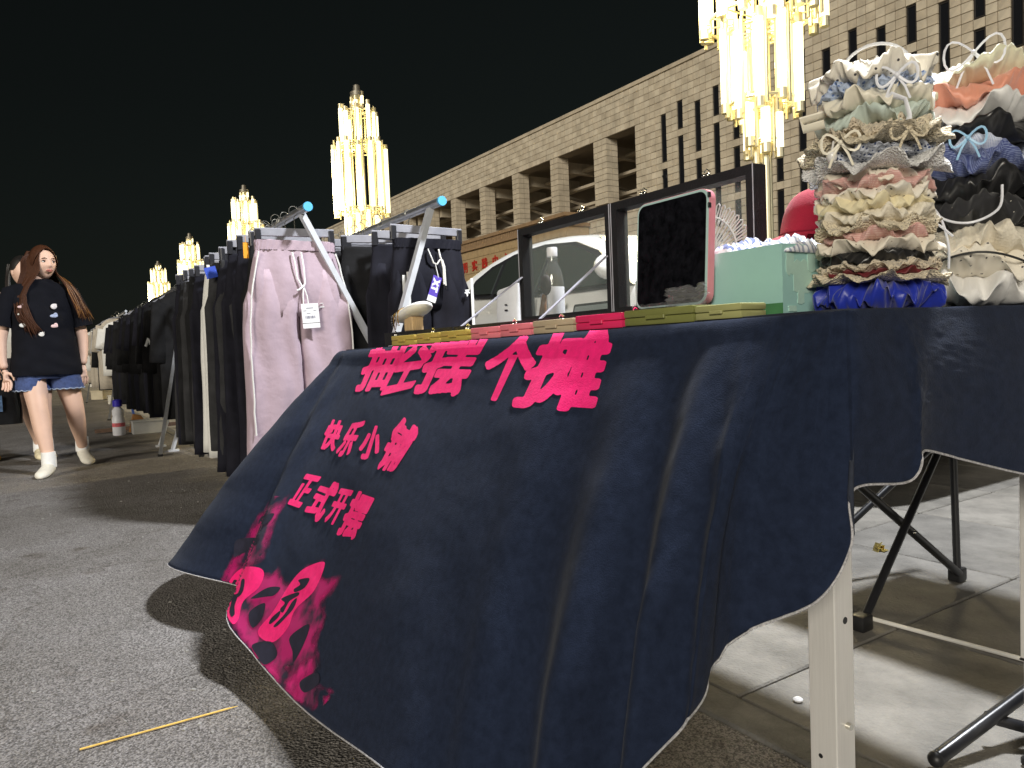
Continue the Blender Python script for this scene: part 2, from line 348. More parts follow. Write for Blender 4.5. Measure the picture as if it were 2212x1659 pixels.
# porch with a brown ribbed parapet and red lettering
PX = 37.5; brown = M('parapet_brown', (.30, .20, .115), .7, var=.2, scale=3); tan = M('porch_wall', (.40, .29, .16), .8, var=.15, scale=2)
po = thing('porch', 'low tan porch with a ribbed brown parapet and red lettering below the pillared gallery', 'porch', (PX, 70, 0))
mb = MB().box(.1, 2.4, 49.5-70, 46, 0, 10.55); obj('wall', mb, tan, po)
obj('parapet_rail', MB().box(-.25, 2.4, 49.3-70, 46, 10.553, 10.85), brown, po); obj('parapet_rail', MB().box(-.25, 2.4, 49.3-70, 46, 11.35, 11.65), brown, po)
rb = MB()
for q in range(190): y = 49.5-70+.32*q; rb.box(-.1, .2, y, y+.2, 10.85, 11.35)
tag(obj('parapet_rib', rb, brown, po), kind='stuff')
tl = MB()
for q in range(60):
    for k in range(5): y = 49.5-70+q*1.05; z = 10.5-(k+1)*.75; tl.box(0, .12, y+.02, y+1.03, z+.02, z+.73)
tag(obj('wall_panel', tl, tan, po), kind='stuff')
red = M('red_lettering', (.45, .03, .02), .5, var=.1)
for k, ch in enumerate('新时代文明实践中心'):
    y = 66.9-(k-4)*2.0
    lettering('character', ch, red, po, (PX-.09, y+.5, 8.55), (0, -1, 0), (0, 0, 1), 1.12, .025, -.06)
obj('ground_floor_base', MB().box(-.4, 2.4, 49.4-70, 46.1, 0, 1.0), stone[1], po)

# ================================================================== tall tiered street lamps
brass = M('brass', (.82, .74, .50), .48, .85, var=.1, scale=8); tube_m = M('lamp_tube', (1, .95, .75), .4, var=0, emit=1.9, ecol=(1, .91, .52)); cap_m = M('lamp_finial', (.25, .23, .19), .5, .6)
TIERS = [(8.08, 8.5, .17, 5), (6.95, 8.12, .56, 10), (4.95, 7.05, .80, 14), (3.82, 5.02, .50, 10), (3.30, 3.95, .23, 6)]
def street_lamp():
    root = thing('street_lamp', 'x', 'lamp')
    obj('pole', MB().tube([(.09, 0, 0), (.09, 0, 8.3)], .05, 10).tube([(-.06, .08, 0), (-.06, .08, 8.3)], .05, 10).tube([(-.06, -.08, 0), (-.06, -.08, 8.3)], .05, 10), brass, root, True)
    obj('base', MB().lathe([(.45, 0), (.45, .25), (.36, .3), (.3, .7), (.22, .8), (.2, .9)], 16), cap_m, root, True)
    obj('finial', MB().lathe([(.2, 8.5), (.2, 8.62), (.12, 8.64), (.1, 8.82), (.04, 8.86)], 12).lathe([(.16, 8.45), (.2, 8.5)], 12), cap_m, root, True)
    for ti, (z0, z1, r, n) in enumerate(TIERS):
        for z in (z0+.12, z1-.12):
            rg = MB().tube([(r*.9*math.cos(a*math.pi/12), r*.9*math.sin(a*math.pi/12), z) for a in range(25)], .022, 6)
            for k in range(n): a = 2*math.pi*k/n; rg.tube([(.05*math.cos(a), .05*math.sin(a), z), (r*.9*math.cos(a), r*.9*math.sin(a), z)], .012, 5)
            ring = obj('ring', rg, brass, root, True)
        rodm = MB().tube([(0, 0, z0-.04), (0, 0, z1+.02)], .024, 6).mesh('rod', brass, True)
        for k in range(2*n):
            a = 2*math.pi*(k+.5)/(2*n); rq = r*(.86 if k % 2 else 1.0); h = .06*math.sin(k*2.3)
            link('rod', rodm, ring, (rq*math.cos(a), rq*math.sin(a), h))
        tbm = MB().tube([(0, 0, z0+.08), (0, 0, z1-.1)], .062, 10).mesh('light_tube', tube_m, True); c1 = MB().tube([(0, 0, z0-.05), (0, 0, z0+.08)], .063, 10).mesh('end_cap', brass, True); c2 = MB().tube([(0, 0, z1-.1), (0, 0, z1+.03)], .063, 10).mesh('end_cap', brass, True)
        for k in range(n):
            a = 2*math.pi*k/n+ti*.2; h = .10*math.sin(k*1.9+ti); rq = r*(1.0 if k % 2 else .93)
            t = link('light_tube', tbm, root, (rq*math.cos(a), rq*math.sin(a), h)); link('end_cap', c1, t); link('end_cap', c2, t)
    return root
lamp0 = street_lamp()
LL = ['brass tiered street lamp cut off by the top of the picture, nearest of the row', 'tall brass tiered street lamp standing second in the row, behind the clothes racks', 'third glowing tiered street lamp from the front, left of the pink trousers rack bar', 'fourth glowing tiered street lamp, above the row of black trousers', 'farthest glowing tiered street lamp of the row, nearest the walking woman']
for k, (y, lab) in enumerate(zip((6.8, 21.6, 36.3, 51.3, 66.2), LL)):
    o = lamp0 if k == 0 else copy_tree(lamp0)
    o.location = (8.62, y, 0); o.rotation_euler.z = .3*k; tag(o, lab, 'lamp', 'tiered street lamps along the plaza')
    pl = bpy.data.lights.new('lamp_glow', 'POINT'); pl.energy = 900; pl.color = (1, .82, .48); pl.shadow_soft_size = .5
    q = link('lamp_glow', pl, None, (8.62-1.2, y, 5.6))
    pc = bpy.data.lights.new('lamp_core', 'POINT'); pc.energy = 90; pc.color = (1, .86, .5); pc.shadow_soft_size = .12
    for zz in (4.4, 6.0, 7.5): link('lamp_core', pc, None, (8.62, y, zz))

# ================================================================== white car parked behind the stall
CARX = 2.74
def car():
    root = thing('parked_car', 'white sedan parked behind the stall, seen through the open glass lids', 'car', (CARX+.9, 3.85, 0))
    paint = M('car_paint', (.75, .75, .73), .25, var=.03, scale=2, coat=.6); glass = M('car_glass', (.02, .024, .02), .05, var=0, spec=.8); trim = M('car_trim', (.015, .015, .016), .4, var=0)
    P = [(-2.2, .42, .50, .62), (-2.12, .72, .62, .78), (-1.8, .80, .78, .86), (-1.3, .86, .96, .90), (-.95, .88, 1.03, .90), (-.75, .89, 1.12, .90), (-.4, .90, 1.36, .90), (-.1, .90, 1.47, .90), (.3, .90, 1.50, .9), (.7, .90, 1.485, .9), (1.0, .89, 1.41, .9), (1.3, .88, 1.285, .89), (1.55, .87, 1.20, .88), (1.9, .85, 1.165, .86), (2.1, .80, 1.10, .82), (2.2, .66, .85, .74)]
    def belt(y): return 1.045+.09*(y+1)/2.4
    rings = []
    for y, zz, zt, w in P:
        zb = min(belt(y), zt-.02); ze = max(zt-.05, zb+.005); we = w-.02-.52*max(0, ze-zb)
        half = [(w-.18, .2), (w-.03, .24), (w, .38), (w+.008, .62), (w-.002, .82 if zb > .85 else zb-.03), (w-.02, zb), (we, ze), (we-.07, zt-.015), (we-.3, zt), (0, zt+.012)]
        rings.append([(x, y, z) for x, z in half]+[(-x, y, z) for x, z in half[-2::-1]])
    body = obj('body', MB().rings(rings), paint, root, True, 50)
    md = body.modifiers.new('smooth', 'SUBSURF'); md.levels = 1; md.render_levels = 2
    def sx(z, y, up=.004):
        zb = belt(y); zt = np.interp(y, [p[0] for p in P], [p[2] for p in P]); w = .90
        return -(w-.02-.52*max(0, z-zb)+up)
    def panel(name, poly, mat, par, up):
        # side glass: outline (y,z) laid on the sloping side, given thickness
        outer = [(sx(z, y, up), y, z) for y, z in poly]; inner = [(x+.02, y, z) for x, y, z in outer]; n = len(poly)
        return obj(name, MB().add(outer+inner, [tuple(range(n)), tuple(range(2*n-1, n-1, -1))]+[(k, (k+1) % n, n+(k+1) % n, n+k) for k in range(n)]), mat, par)
    surround = [(-.80, 1.06), (-.62, 1.15), (-.38, 1.30), (-.1, 1.395), (.25, 1.425), (.6, 1.40), (.85, 1.34), (1.02, 1.255), (1.06, 1.17), (.95, 1.115), (.5, 1.09), (0, 1.065)]
    panel('window_surround', surround, trim, root, .012)
    panel('window', [(-.70, 1.085), (-.55, 1.17), (-.33, 1.29), (-.08, 1.375), (.10, 1.395), (.10, 1.10), (-.3, 1.085)], glass, root, .018)
    panel('window', [(.16, 1.10), (.16, 1.398), (.3, 1.405), (.58, 1.38), (.66, 1.355), (.66, 1.125)], glass, root, .018)
    panel('window', [(.71, 1.13), (.71, 1.34), (.83, 1.31), (.97, 1.235), (1.0, 1.18), (.92, 1.14)], glass, root, .018)
    for y in (-.02, -1.12+.0): pass
    hd = M('chrome', (.8, .78, .7), .12, 1, var=0)
    for y in (-.12, .98): obj('door_handle', MB().bbox(-.955, -.918, y-.11, y+.11, 1.0-.018+.02*y, 1.0+.018+.02*y, .008, 2), hd, root, True)
    for y in (-.85, .13, 1.02): obj('door_seam', MB().box(-.9125, -.905, y-.004, y+.004, .35, 1.07), trim, root)
    mi = obj('side_mirror', MB().ball((-1.0, -.74, 1.16), .1, 10, (1.0, .62, .72)).bar((-.98, -.74, 1.12), (-.87, -.72, 1.09), .05, .03), paint, root, True, 60)
    obj('mirror_base', MB().bar((-.99, -.74, 1.095), (-.87, -.72, 1.075), .06, .02), trim, mi)
    ws = MB().grid([[(x*(.72-.10*t), -.87+.70*t, 1.075+.37*t+.015-.02*abs(x)) for x in np.linspace(-1, 1, 9)] for t in np.linspace(.05, .95, 6)]); obj('windscreen', ws, glass, root, True)
    rw = MB().grid([[(x*(.60+.06*t), .86+.62*t, 1.475-.245*t+.006-.02*abs(x)) for x in np.linspace(-1, 1, 9)] for t in np.linspace(.1, .95, 6)]); obj('rear_window', rw, glass, root, True)
    ty = M('tyre', (.02, .02, .02), .8); ri = M('rim', (.5, .5, .5), .3, 1)
    for y in (-1.38, 1.32):
        for s in (-1, 1):
            mt = Matrix.Translation((s*.80, y, .32)) @ Matrix.Rotation(R(90), 4, 'Y')
            w = MB().lathe([(.2, -.1), (.31, -.1), (.32, -.08), (.32, .08), (.31, .1), (.2, .1)], 28); w.v = [tuple(mt @ Vector(v)) for v in w.v]; wo = obj('wheel', w, ty, root, True)
            q = MB().lathe([(.03, .115), (.19, .112), (.205, .11), (.205, -.11), (.03, -.115)], 20); q.v = [tuple(mt @ Vector(v)) for v in q.v]; obj('rim', q, ri, wo, True)
    for s in (-1, 1):
        obj('headlight', MB().ball((s*.66, -2.1, .66), .13, 8, (1, .5, .6)), M('headlight', (.7, .7, .72), .08, var=0), root, True)
        obj('tail_light', MB().ball((s*.70, 2.1, .90), .13, 8, (1, .5, .55)), M('tail_light', (.3, .01, .01), .2, var=0), root, True)
car()

# ================================================================== stall table
def tz(y): return .757+(2.19-y)*.0107                  # the top rises a little towards the near end
TX0, TX1, TY0, TY1 = .775, 1.42, .50, 2.19
tab = thing('folding_table', 'folding aluminium stall table with square white legs under the dark cloth', 'table', (1.09, 1.35, 0))
alu = M('aluminium_leg', (.70, .68, .65), .42, .2, var=.05, scale=12, stretch=(30, 30, 1)); blk = M('black_plastic', (.014, .014, .015), .45, var=.1)
top = MB()
for a, b in ((TY0+.01, 1.33), (1.335, TY1-.01)):
    z0, z1 = tz(a), tz(b); vs = [(x, y, z-d) for x in (TX0+.01, TX1) for y, z in ((a, z0), (b, z1)) for d in (.028, .004)]
    top.add(vs, [(0, 1, 3, 2), (4, 6, 7, 5), (0, 4, 5, 1), (2, 3, 7, 6), (0, 2, 6, 4), (1, 5, 7, 3)])
obj('tabletop', top, M('board', (.5, .48, .44), .6), tab, world=True)
for x, y in ((.815, .56), (1.38, .56), (.83, 2.13), (1.38, 2.13)):
    lg = obj('leg', MB().bbox(x-.019, x+.019, y-.019, y+.019, .19, tz(y)-.03, .0015, 2), alu, tab, world=True)
    obj('leg_extension', MB().bbox(x-.016, x+.016, y-.016, y+.016, .012, .186, .003, 2), alu, lg, True, world=True)
    obj('leg_collar', MB().bbox(x-.0202, x+.0202, y-.0202, y+.0202, .186, .1895, .001, 1), blk, lg, world=True)
    obj('rubber_foot', MB().bbox(x-.02, x+.02, y-.02, y+.02, 0 if x < 1.07 else .004, .02, .003, 1), blk, lg, world=True)
    pin = MB().tube([(x+.002, y-.025, .262), (x+.002, y-.014, .262)], .0042, 12); obj('lock_pin', pin, M('chrome', (.8, .78, .7), .12, 1, var=0), lg, True, world=True)
    hole = MB().tube([(x+.002, y-.0193, .395), (x+.002, y-.0185, .395)], .0045, 14).tube([(x-.0193, y+.004, .22), (x-.0185, y+.004, .22)], .003, 12); obj('pin_hole', hole, blk, lg, world=True)
# ------------------------------------------------------------------ blanket used as table cloth
V = Vector
ST = []    # stations: (point on the table edge, point on the hem)
def st(t, b): ST.append((V(t), V(b)))
st((1.20, TY1+.012, tz(TY1)), (1.15, 2.62, .26)); st((.98, TY1+.012, tz(TY1)), (.78, 2.78, .19))
st((.80, TY1+.004, tz(TY1)), at(390, 1200, X=.36)); st((TX0, 2.13, tz(2.13)), at(460, 1265, X=.35))
st((TX0, 2.03, tz(2.03)), at(530, 1390, X=.36)); st((TX0, 1.85, tz(1.85)), at(640, 1520, X=.38)); st((TX0, 1.55, tz(1.55)), at(830, 1659, X=.40))
st((TX0, 1.12, tz(1.1)), (.42, .90, .11)); st((TX0, .80, tz(.8)), (.46, .70, .10)); st((TX0, .655, tz(.65)), at(1438, 1603, X=.545))
st((TX0, .60, tz(.6)), at(1505, 1530, X=.585)); st((TX0, .565, tz(.55)), at(1545, 1425, X=.635)); st((TX0, .54, tz(.53)), at(1620, 1360, X=.68))
st((TX0, .52, tz(.52)), at(1767, 1295, X=.715)); st((TX0+.002, .508, tz(.5)), at(1838, 1178, X=.744)); st((TX0+.012, TY0, tz(.5)), at(1843, 1057, Y=.486))
st((.85, TY0, tz(.5)+.001), at(1966, 1037, Y=.475)); st((.92, TY0, tz(.5)+.001), at(2010, 970, Y=.475)); st((1.10, TY0, tz(.5)+.003), at(2212, 1024, Y=.47))
st((1.42, TY0, tz(.5)+.004), (1.42, .46, .47))
TT = [a for a, b in ST]; BB = [b for a, b in ST]; NS = len(ST)-1; NCOL, NROW = 360, 80
def bump(s, c, w): return math.exp(-((s-c)/w)**2)
def drape(s, v):
    t = catmull(TT, s); b = catmull(BB, s); d = b-t
    h = V((d.x, d.y, 0)); out = h.normalized() if h.length > 1e-4 else V((-1, 0, 0))
    if s > 14.2: out = out.lerp(V((0, -1, 0)), min(1, s-14.2)).normalized()
    p = t+d*v
    p += out*(.030*math.sin(math.pi*min(1, v*1.05))*(1 if s < 13 else .35))
    if v < .06: p.z = p.z*(v/.06)+(t.z)*(1-v/.06) if v > 0 else t.z
    g = v**1.1
    f = -.075*bump(s, 3.05, .26)*g+.036*bump(s, 2.45, .30)*g+.016*bump(s, 3.7, .3)*g
    w_ = min(1, max(0, (s-7.0)/.7))*min(1, max(0, (12.2-s)/1.6)); f += (.038 if s < 8.5 else max(.003, .038-.040*(s-8.5)))*w_*math.sin(2*math.pi*(s-6.75+.12*math.sin(s*2.3))/.92+.25*math.sin(v*3))*min(1, v*1.5)**1.2
    f += .010*math.sin(s*3.1+1)*bump(s, 17, 1.6)*g
    f += .011*nz(s*.75, v*1.5, 3)*(1 if 3.4 < s < 8.6 else .4)*min(1, v*4)+.0045*nz(s*2.2+v*2, v*7, 9)*min(1, v*8)*(1 if s < 9.5 else .3)+.0010*nz(s*8, v*26, 5)*min(1, v*8)
    if s >= 12.6: f *= (max(0, 1-(s-12.6)/1.2) if s < 15.5 else min(1, (s-15.5)/1))
    if s < 2.1: f *= max(0, s-1.0) if s > 1 else 0
    return p+out*f+V((0, 0, .3*f))
cl = MB(); rows = []
SS = [NS*k/NCOL for k in range(NCOL+1)]
for j in range(NROW+1): rows.append([drape(s, (j/NROW)) for s in SS])
# the sheet lying on the table, a row just inside the edge and then the whole top
inn = []
for s in SS:
    t = catmull(TT, s); c = V((min(max(t.x, .80), 1.40), min(max(t.y, .53), 2.16), t.z))
    inn.append(V((c.x, c.y, tz(c.y)+.001)))
cl.grid([inn]+rows); ndr = len(cl.f)
cl.grid([[(x, y, tz(y)+.0004+.0008*nz(x*9, y*9)) for x in np.linspace(.79, 1.41, 14)] for y in np.linspace(.52, 2.17, 40)])
cl.grid([[(1.411+.012*k/6+.006*nz(y*5, k*.4), y, tz(y)-.0005-.20*k/6) for y in np.linspace(.52, 2.17, 40)] for k in range(7)])  # rear overhang, out of view, added to shade the ground under the table
navy = M('navy_fleece', (.0150, .0215, .043), .95, var=.22, scale=70, sheen=.05, bump=.22, bscale=520, spec=.05)
white_back = M('fleece_back', (.035, .040, .055), .95, var=.2, spec=.05)
me = bpy.data.meshes.new('blanket'); me.from_pydata([tuple(v) for v in cl.v], [], cl.f); me.update(); me.shade_smooth()
blanket = tag(link('blanket', me), 'dark navy fleece blanket with hot pink writing draped over the stall table', 'blanket')
me.materials.append(navy); me.materials.append(white_back)
bvh = BVHTree.FromPolygons([tuple(v) for v in cl.v], cl.f[:ndr])
# make the front side point at the road
nrm = me.polygons[(NCOL)*30+int(NCOL*.35)].normal
if nrm.x > 0: me.flip_normals()
md = blanket.modifiers.new('thickness', 'SOLIDIFY'); md.thickness = .0025; md.offset = -1; md.material_offset = 1; md.material_offset_rim = 1
obj('hem', MB().tube([drape(s, 1)+V((0, 0, -.001)) for s in SS[20:]], .0015, 6), M('hem_stitch', (.42, .41, .42), .9, var=.5, scale=300), blanket, True)
# ------------------------------------------------------------------ printed writing: glyphs laid on the blanket's surface
def on_cloth(name, bm, mat, lift, outline=None):
    """lay flat pixel-space triangles on the blanket, splitting them until they follow its folds"""
    bmesh.ops.triangulate(bm, faces=[f for f in bm.faces if len(f.verts) > 3])
    todo = [tuple((v.co.x, v.co.y) for v in f.verts) for f in bm.faces]; bm.free(); tri = []
    while todo:
        t = todo.pop(); L = [math.hypot(t[i][0]-t[(i+1) % 3][0], t[i][1]-t[(i+1) % 3][1]) for i in range(3)]; i = L.index(max(L))
        if L[i] < 7: tri.append(t); continue
        a, b, c = t[i], t[(i+1) % 3], t[(i+2) % 3]; m_ = ((a[0]+b[0])/2, (a[1]+b[1])/2); todo += [(a, m_, c), (m_, b, c)]
    return lay_on(name, tri, mat, lift, outline)
def lay_on(name, tri, mat, lift, outline=None):
    idx = {}; vs = []; fs = []
    def vert(p):
        k = (round(p[0], 2), round(p[1], 2))
        if k not in idx:
            d = ray(*p).normalized(); h = bvh.ray_cast(CAM, d)
            if h[0] is None or h[0].y > 2.75: idx[k] = -1
            else:
                n = h[1] if h[1].dot(d) < 0 else -h[1]; vs.append(tuple(h[0]+n*lift)); idx[k] = len(vs)-1
        return idx[k]
    for t in tri:
        q = [vert(p) for p in t]
        if min(q) >= 0 and len(set(q)) == len(q): fs.append(q)
    me = bpy.data.meshes.new(name); me.from_pydata(vs, [], fs); me.update(); me.shade_smooth(); me.materials.append(mat)
    if outline is not None:
        A_ = np.array(outline); B_ = np.roll(A_, -1, 0); D_ = B_-A_; L_ = (D_**2).sum(1)+1e-9; at_ = me.attributes.new('rim', 'FLOAT', 'POINT')
        for k, i in idx.items():
            if i >= 0: w_ = np.clip(((np.array(k)-A_)*D_).sum(1)/L_, 0, 1); at_.data[i].value = min(1, float(np.sqrt(((A_+D_*w_[:, None]-np.array(k))**2).sum(1)).min())/34)
    return link(name, me, blanket)
def quad_map(q, u, v):
    bl, br, tl, tr = [V(p) for p in q]; return (bl*(1-u)+br*u)*(1-v)+(tl*(1-u)+tr*u)*v
pink = M('pink_print', (.92, .014, .19), .9, var=.12, scale=60, sheen=.1, bump=.2, bscale=400, spec=.2)
def glyph(ch, q, off=.035, k=None, G=84):
    """rasterise the character finely, thicken its strokes like a brush, smooth the rim and print it on the cloth"""
    me = text_mesh(ch); me.calc_loop_triangles(); P = np.array([v.co[:2] for v in me.vertices]); T = [t.vertices[:] for t in me.loop_triangles]; bpy.data.meshes.remove(me)
    lo = P.min(0); hi = P.max(0); P = (P-lo)/(hi-lo); pad = 6; g = np.zeros((G+2*pad, G+2*pad), bool); xs = (np.arange(G+2*pad)-pad+.5)/G; XX, YY = np.meshgrid(xs, xs)
    for t in T:
        a, b, c = P[list(t)]; s1 = (b[0]-a[0])*(YY-a[1])-(b[1]-a[1])*(XX-a[0]); s2 = (c[0]-b[0])*(YY-b[1])-(c[1]-b[1])*(XX-b[0]); s3 = (a[0]-c[0])*(YY-c[1])-(a[1]-c[1])*(XX-c[0])
        g |= ((s1 >= 0) & (s2 >= 0) & (s3 >= 0)) | ((s1 <= 0) & (s2 <= 0) & (s3 <= 0))
    r_ = off*G; o = np.zeros_like(g); K_ = int(r_)+1
    for dy in range(-K_, K_+1):
        for dx in range(-K_, K_+1):
            if dx*dx*.6+dy*dy <= r_*r_: o |= np.roll(np.roll(g, dy, 0), dx, 1)
    bm = bmesh.new(); vd_ = {}
    def gv(i, j):
        if (i, j) not in vd_: vd_[(i, j)] = bm.verts.new((i, j, 0))
        return vd_[(i, j)]
    for j, i in zip(*np.nonzero(o)): bm.faces.new([gv(i, j), gv(i+1, j), gv(i+1, j+1), gv(i, j+1)])
    bm.edges.index_update(); rim = [v for v in bm.verts if v.is_boundary]
    for _ in range(3):
        new = {}
        for v in rim:
            nb = [e.other_vert(v).co for e in v.link_edges if e.is_boundary]; new[v] = v.co*.4+sum(nb, V((0, 0, 0)))*(.6/len(nb))
        for v, c in new.items(): v.co = c
    tri = []
    for f in bm.faces: tri.append([tuple(quad_map(q, (v.co.x-pad)/G, (v.co.y-pad)/G))[:2] for v in f.verts])
    bm.free(); return lay_on('printed_character', tri, pink, .0012)
def cs(x, y): return (608.3+x*.375, 691.2+y*.375)      # crop of the photograph in which the characters were measured
for ch, q in (('抽', [(425, 405), (590, 400), (545, 120), (735, 115)]), ('空', [(582, 424), (752, 384), (742, 62), (952, 60)]), ('摆', [(765, 415), (1010, 430), (925, 60), (1215, 55)]),
              ('个', [(1128, 440), (1330, 470), (1235, 110), (1545, 92)]), ('摊', [(1338, 490), (1785, 522), (1545, 62), (1925, 40)])):
    glyph(ch, [cs(*p) for p in q], .045)
for ch, q in (('快', [(222, 735), (300, 752), (285, 580), (368, 590)]), ('乐', [(312, 775), (380, 785), (405, 590), (488, 590)]), ('小', [(435, 790), (545, 805), (505, 612), (588, 625)]), ('铺', [(545, 850), (650, 866), (690, 565), (795, 640)])):
    glyph(ch, [cs(*p) for p in q], .055)
def cg(x, y): return (359.5+x*.3334, 1023+y*.3334)
for ch, q in (('正', [(795, 190), (865, 215), (905, 10), (1000, 30)]), ('式', [(900, 245), (985, 310), (1025, 50), (1135, 75)]), ('开', [(1030, 305), (1100, 330), (1130, 105), (1210, 120)]), ('摆', [(1110, 385), (1215, 420), (1235, 120), (1350, 160)])):
    glyph(ch, [cg(*p) for p in q], .055)
def smooth_poly(pts, n=6):
    out = []; N = len(pts); P = [V((a, b, 0)) for a, b in pts]
    for i in range(N):
        p0, p1, p2, p3 = P[i-1], P[i], P[(i+1) % N], P[(i+2) % N]
        for k in range(n):
            u = k/n; out.append(p1+(p2-p0)*(.5*u)+(p0*2-p1*5+p2*4-p3)*(.5*u*u)+(p1*3-p0-p2*3+p3)*(.5*u*u*u))
    return out
def print_poly(pts, mat, lift, name='printed_flame'):
    sp_ = smooth_poly([cg(*p) for p in pts]); bm = bmesh.new(); f = bm.faces.new([bm.verts.new(p) for p in sp_])
    bmesh.ops.triangulate(bm, faces=[f]); return on_cloth(name, bm, mat, lift, [(q.x, q.y) for q in sp_])
def feather(m, n, l, b, tc, k):
    # the dye thins out raggedly towards the rim of the print
    a = n.new('ShaderNodeAttribute'); a.attribute_name = 'rim'; t = n.new('ShaderNodeTexNoise'); t.inputs['Scale'].default_value = 38; t.inputs['Detail'].default_value = 4; l.new(tc.outputs['Object'], t.inputs[0])
    s = n.new('ShaderNodeMath'); s.operation = 'MULTIPLY_ADD'; l.new(t.outputs['Fac'], s.inputs[0]); s.inputs[1].default_value = 1.6; s.inputs[2].default_value = -.95
    q = n.new('ShaderNodeMath'); q.operation = 'MULTIPLY_ADD'; l.new(a.outputs['Fac'], q.inputs[0]); q.inputs[1].default_value = 2.2*k; l.new(s.outputs[0], q.inputs[2]); q.use_clamp = True; l.new(q.outputs[0], b.inputs['Alpha'])
def smoke(name, c, lo, hi):
    m = M(name, c, .9, var=0, sheen=.1, spec=.2); n = m.node_tree.nodes; l = m.node_tree.links; b = n['Principled BSDF']
    tc = n.new('ShaderNodeTexCoord'); t = n.new('ShaderNodeTexNoise'); t.inputs['Scale'].default_value = 16; t.inputs['Detail'].default_value = 4; l.new(tc.outputs['Object'], t.inputs[0])
    r = n.new('ShaderNodeValToRGB'); r.color_ramp.elements[0].position = lo; r.color_ramp.elements[1].position = hi
    r.color_ramp.elements[0].color = (.022, .018, .040, 1); r.color_ramp.elements[1].color = (*c, 1); l.new(t.outputs['Fac'], r.inputs[0]); l.new(r.outputs[0], b.inputs['Base Color'])
    feather(m, n, l, b, tc, 1.0); return m
sm_dim = smoke('dim_print', (.44, .011, .14), .36, .56); sm_mid = smoke('mid_print', (.60, .012, .18), .32, .50)
print_poly([(325, 800), (350, 690), (440, 500), (560, 320), (660, 160), (690, 150), (680, 200), (790, 130), (795, 170), (735, 300), (690, 430), (640, 560), (560, 620), (430, 680), (380, 760)], sm_dim, .0005)
print_poly([(290, 790), (400, 600), (520, 560), (640, 640), (730, 600), (790, 690), (900, 590), (1040, 540), (1020, 660), (1140, 640), (1120, 740), (1040, 850), (1050, 960), (990, 1090), (1020, 1220), (980, 1330), (1100, 1400), (1080, 1440), (1000, 1420), (990, 1540), (850, 1510), (710, 1410), (590, 1290), (490, 1110), (420, 1000)], sm_dim, .0007)
print_poly([(350, 830), (420, 680), (500, 610), (600, 610), (635, 650), (600, 740), (500, 830), (470, 940), (430, 975), (380, 890)], pink, .0012)
print_poly([(600, 1010), (690, 900), (800, 720), (890, 620), (1010, 572), (1025, 610), (960, 760), (840, 880), (790, 1000), (700, 1090), (620, 1070)], pink, .0012)
print_poly([(620, 1265), (660, 1215), (720, 1240), (790, 1310), (850, 1220), (960, 1160), (985, 1190), (960, 1290), (880, 1370), (850, 1480), (760, 1410), (680, 1330)], sm_mid, .0010)
print_poly([(910, 880), (980, 800), (1070, 680), (1120, 670), (1100, 740), (1000, 850), (930, 920)], sm_mid, .0010)
ink = M('ink_print', (.016, .016, .034), .9, var=.3)
for pl in ([(440, 690), (460, 700), (425, 760), (395, 790), (385, 780), (420, 730)], [(490, 690), (510, 690), (500, 760), (470, 800), (400, 830), (395, 815), (460, 780), (480, 740)], [(440, 790), (465, 790), (445, 860), (445, 910), (425, 930), (412, 900), (420, 850)],
           [(860, 690), (930, 680), (900, 740), (840, 770), (830, 750), (870, 720)], [(750, 810), (850, 770), (860, 790), (800, 830), (760, 900), (740, 880), (770, 840)], [(820, 830), (850, 810), (830, 870), (790, 920), (720, 990), (700, 985), (770, 910)], [(690, 930), (740, 890), (730, 930), (680, 975), (668, 965)],
           [(560, 800), (660, 740), (740, 740), (700, 790), (640, 800), (560, 812)], [(540, 900), (640, 840), (620, 940), (560, 1000)], [(800, 1070), (860, 1010), (930, 980), (900, 1090), (830, 1220), (820, 1150)], [(560, 1110), (680, 1090), (720, 1180), (640, 1240), (590, 1180)], [(870, 1350), (980, 1290), (990, 1360), (900, 1420)], [(460, 430), (600, 420), (560, 480), (450, 540), (440, 520)], [(620, 280), (700, 260), (660, 320), (600, 330)]):
    print_poly(pl, ink, .0016, 'printed_brush_mark')

# ================================================================== goods on the table
def yz(px, py, X): p = at(px, py, X=X); return p.y, p.z
def flip_case(px0, px1, pyt, col, label, X0=.787, X1=.838, seam=True, tab_=True, zb=0):
    ya = at(px0, pyt, X=X0).y; yb = at(px1, pyt, X=X0).y; y0, y1 = min(ya, yb)+.001, max(ya, yb)-.001; z0 = tz((y0+y1)/2)+.002+zb; z1 = at((px0+px1)/2, pyt, X=X0).z+.004
    m = M('plastic_%s' % str(col), col, .35, var=.06, spec=.5, coat=.1)
    t = thing('flip_case', label, 'case', ((X0+X1)/2, (y0+y1)/2, z0), 0, 'small plastic flip cases along the table edge'); h = z1-z0; a, b, l = (X1-X0)/2, (y1-y0)/2, 0
    obj('case_body', MB().bbox(-a, a, -b, b, 0, h*.5, .002, 2), m, t, True)
    obj('lid', MB().bbox(-a-.0008, a, -b-.0006, b+.0006, h*.52, h, .0025, 2), m, t, True)
    obj('latch', MB().bbox(-a-.004, -a+.001, -b*.25, b*.3, h*.34, h*.62, .001, 1), m, t)
    return t
Yl, Pk, Be, Hp, Ol, Ol2 = (.50, .38, .09), (.80, .22, .26), (.50, .40, .27), (.75, .03, .13), (.20, .21, .065), (.36, .36, .15)
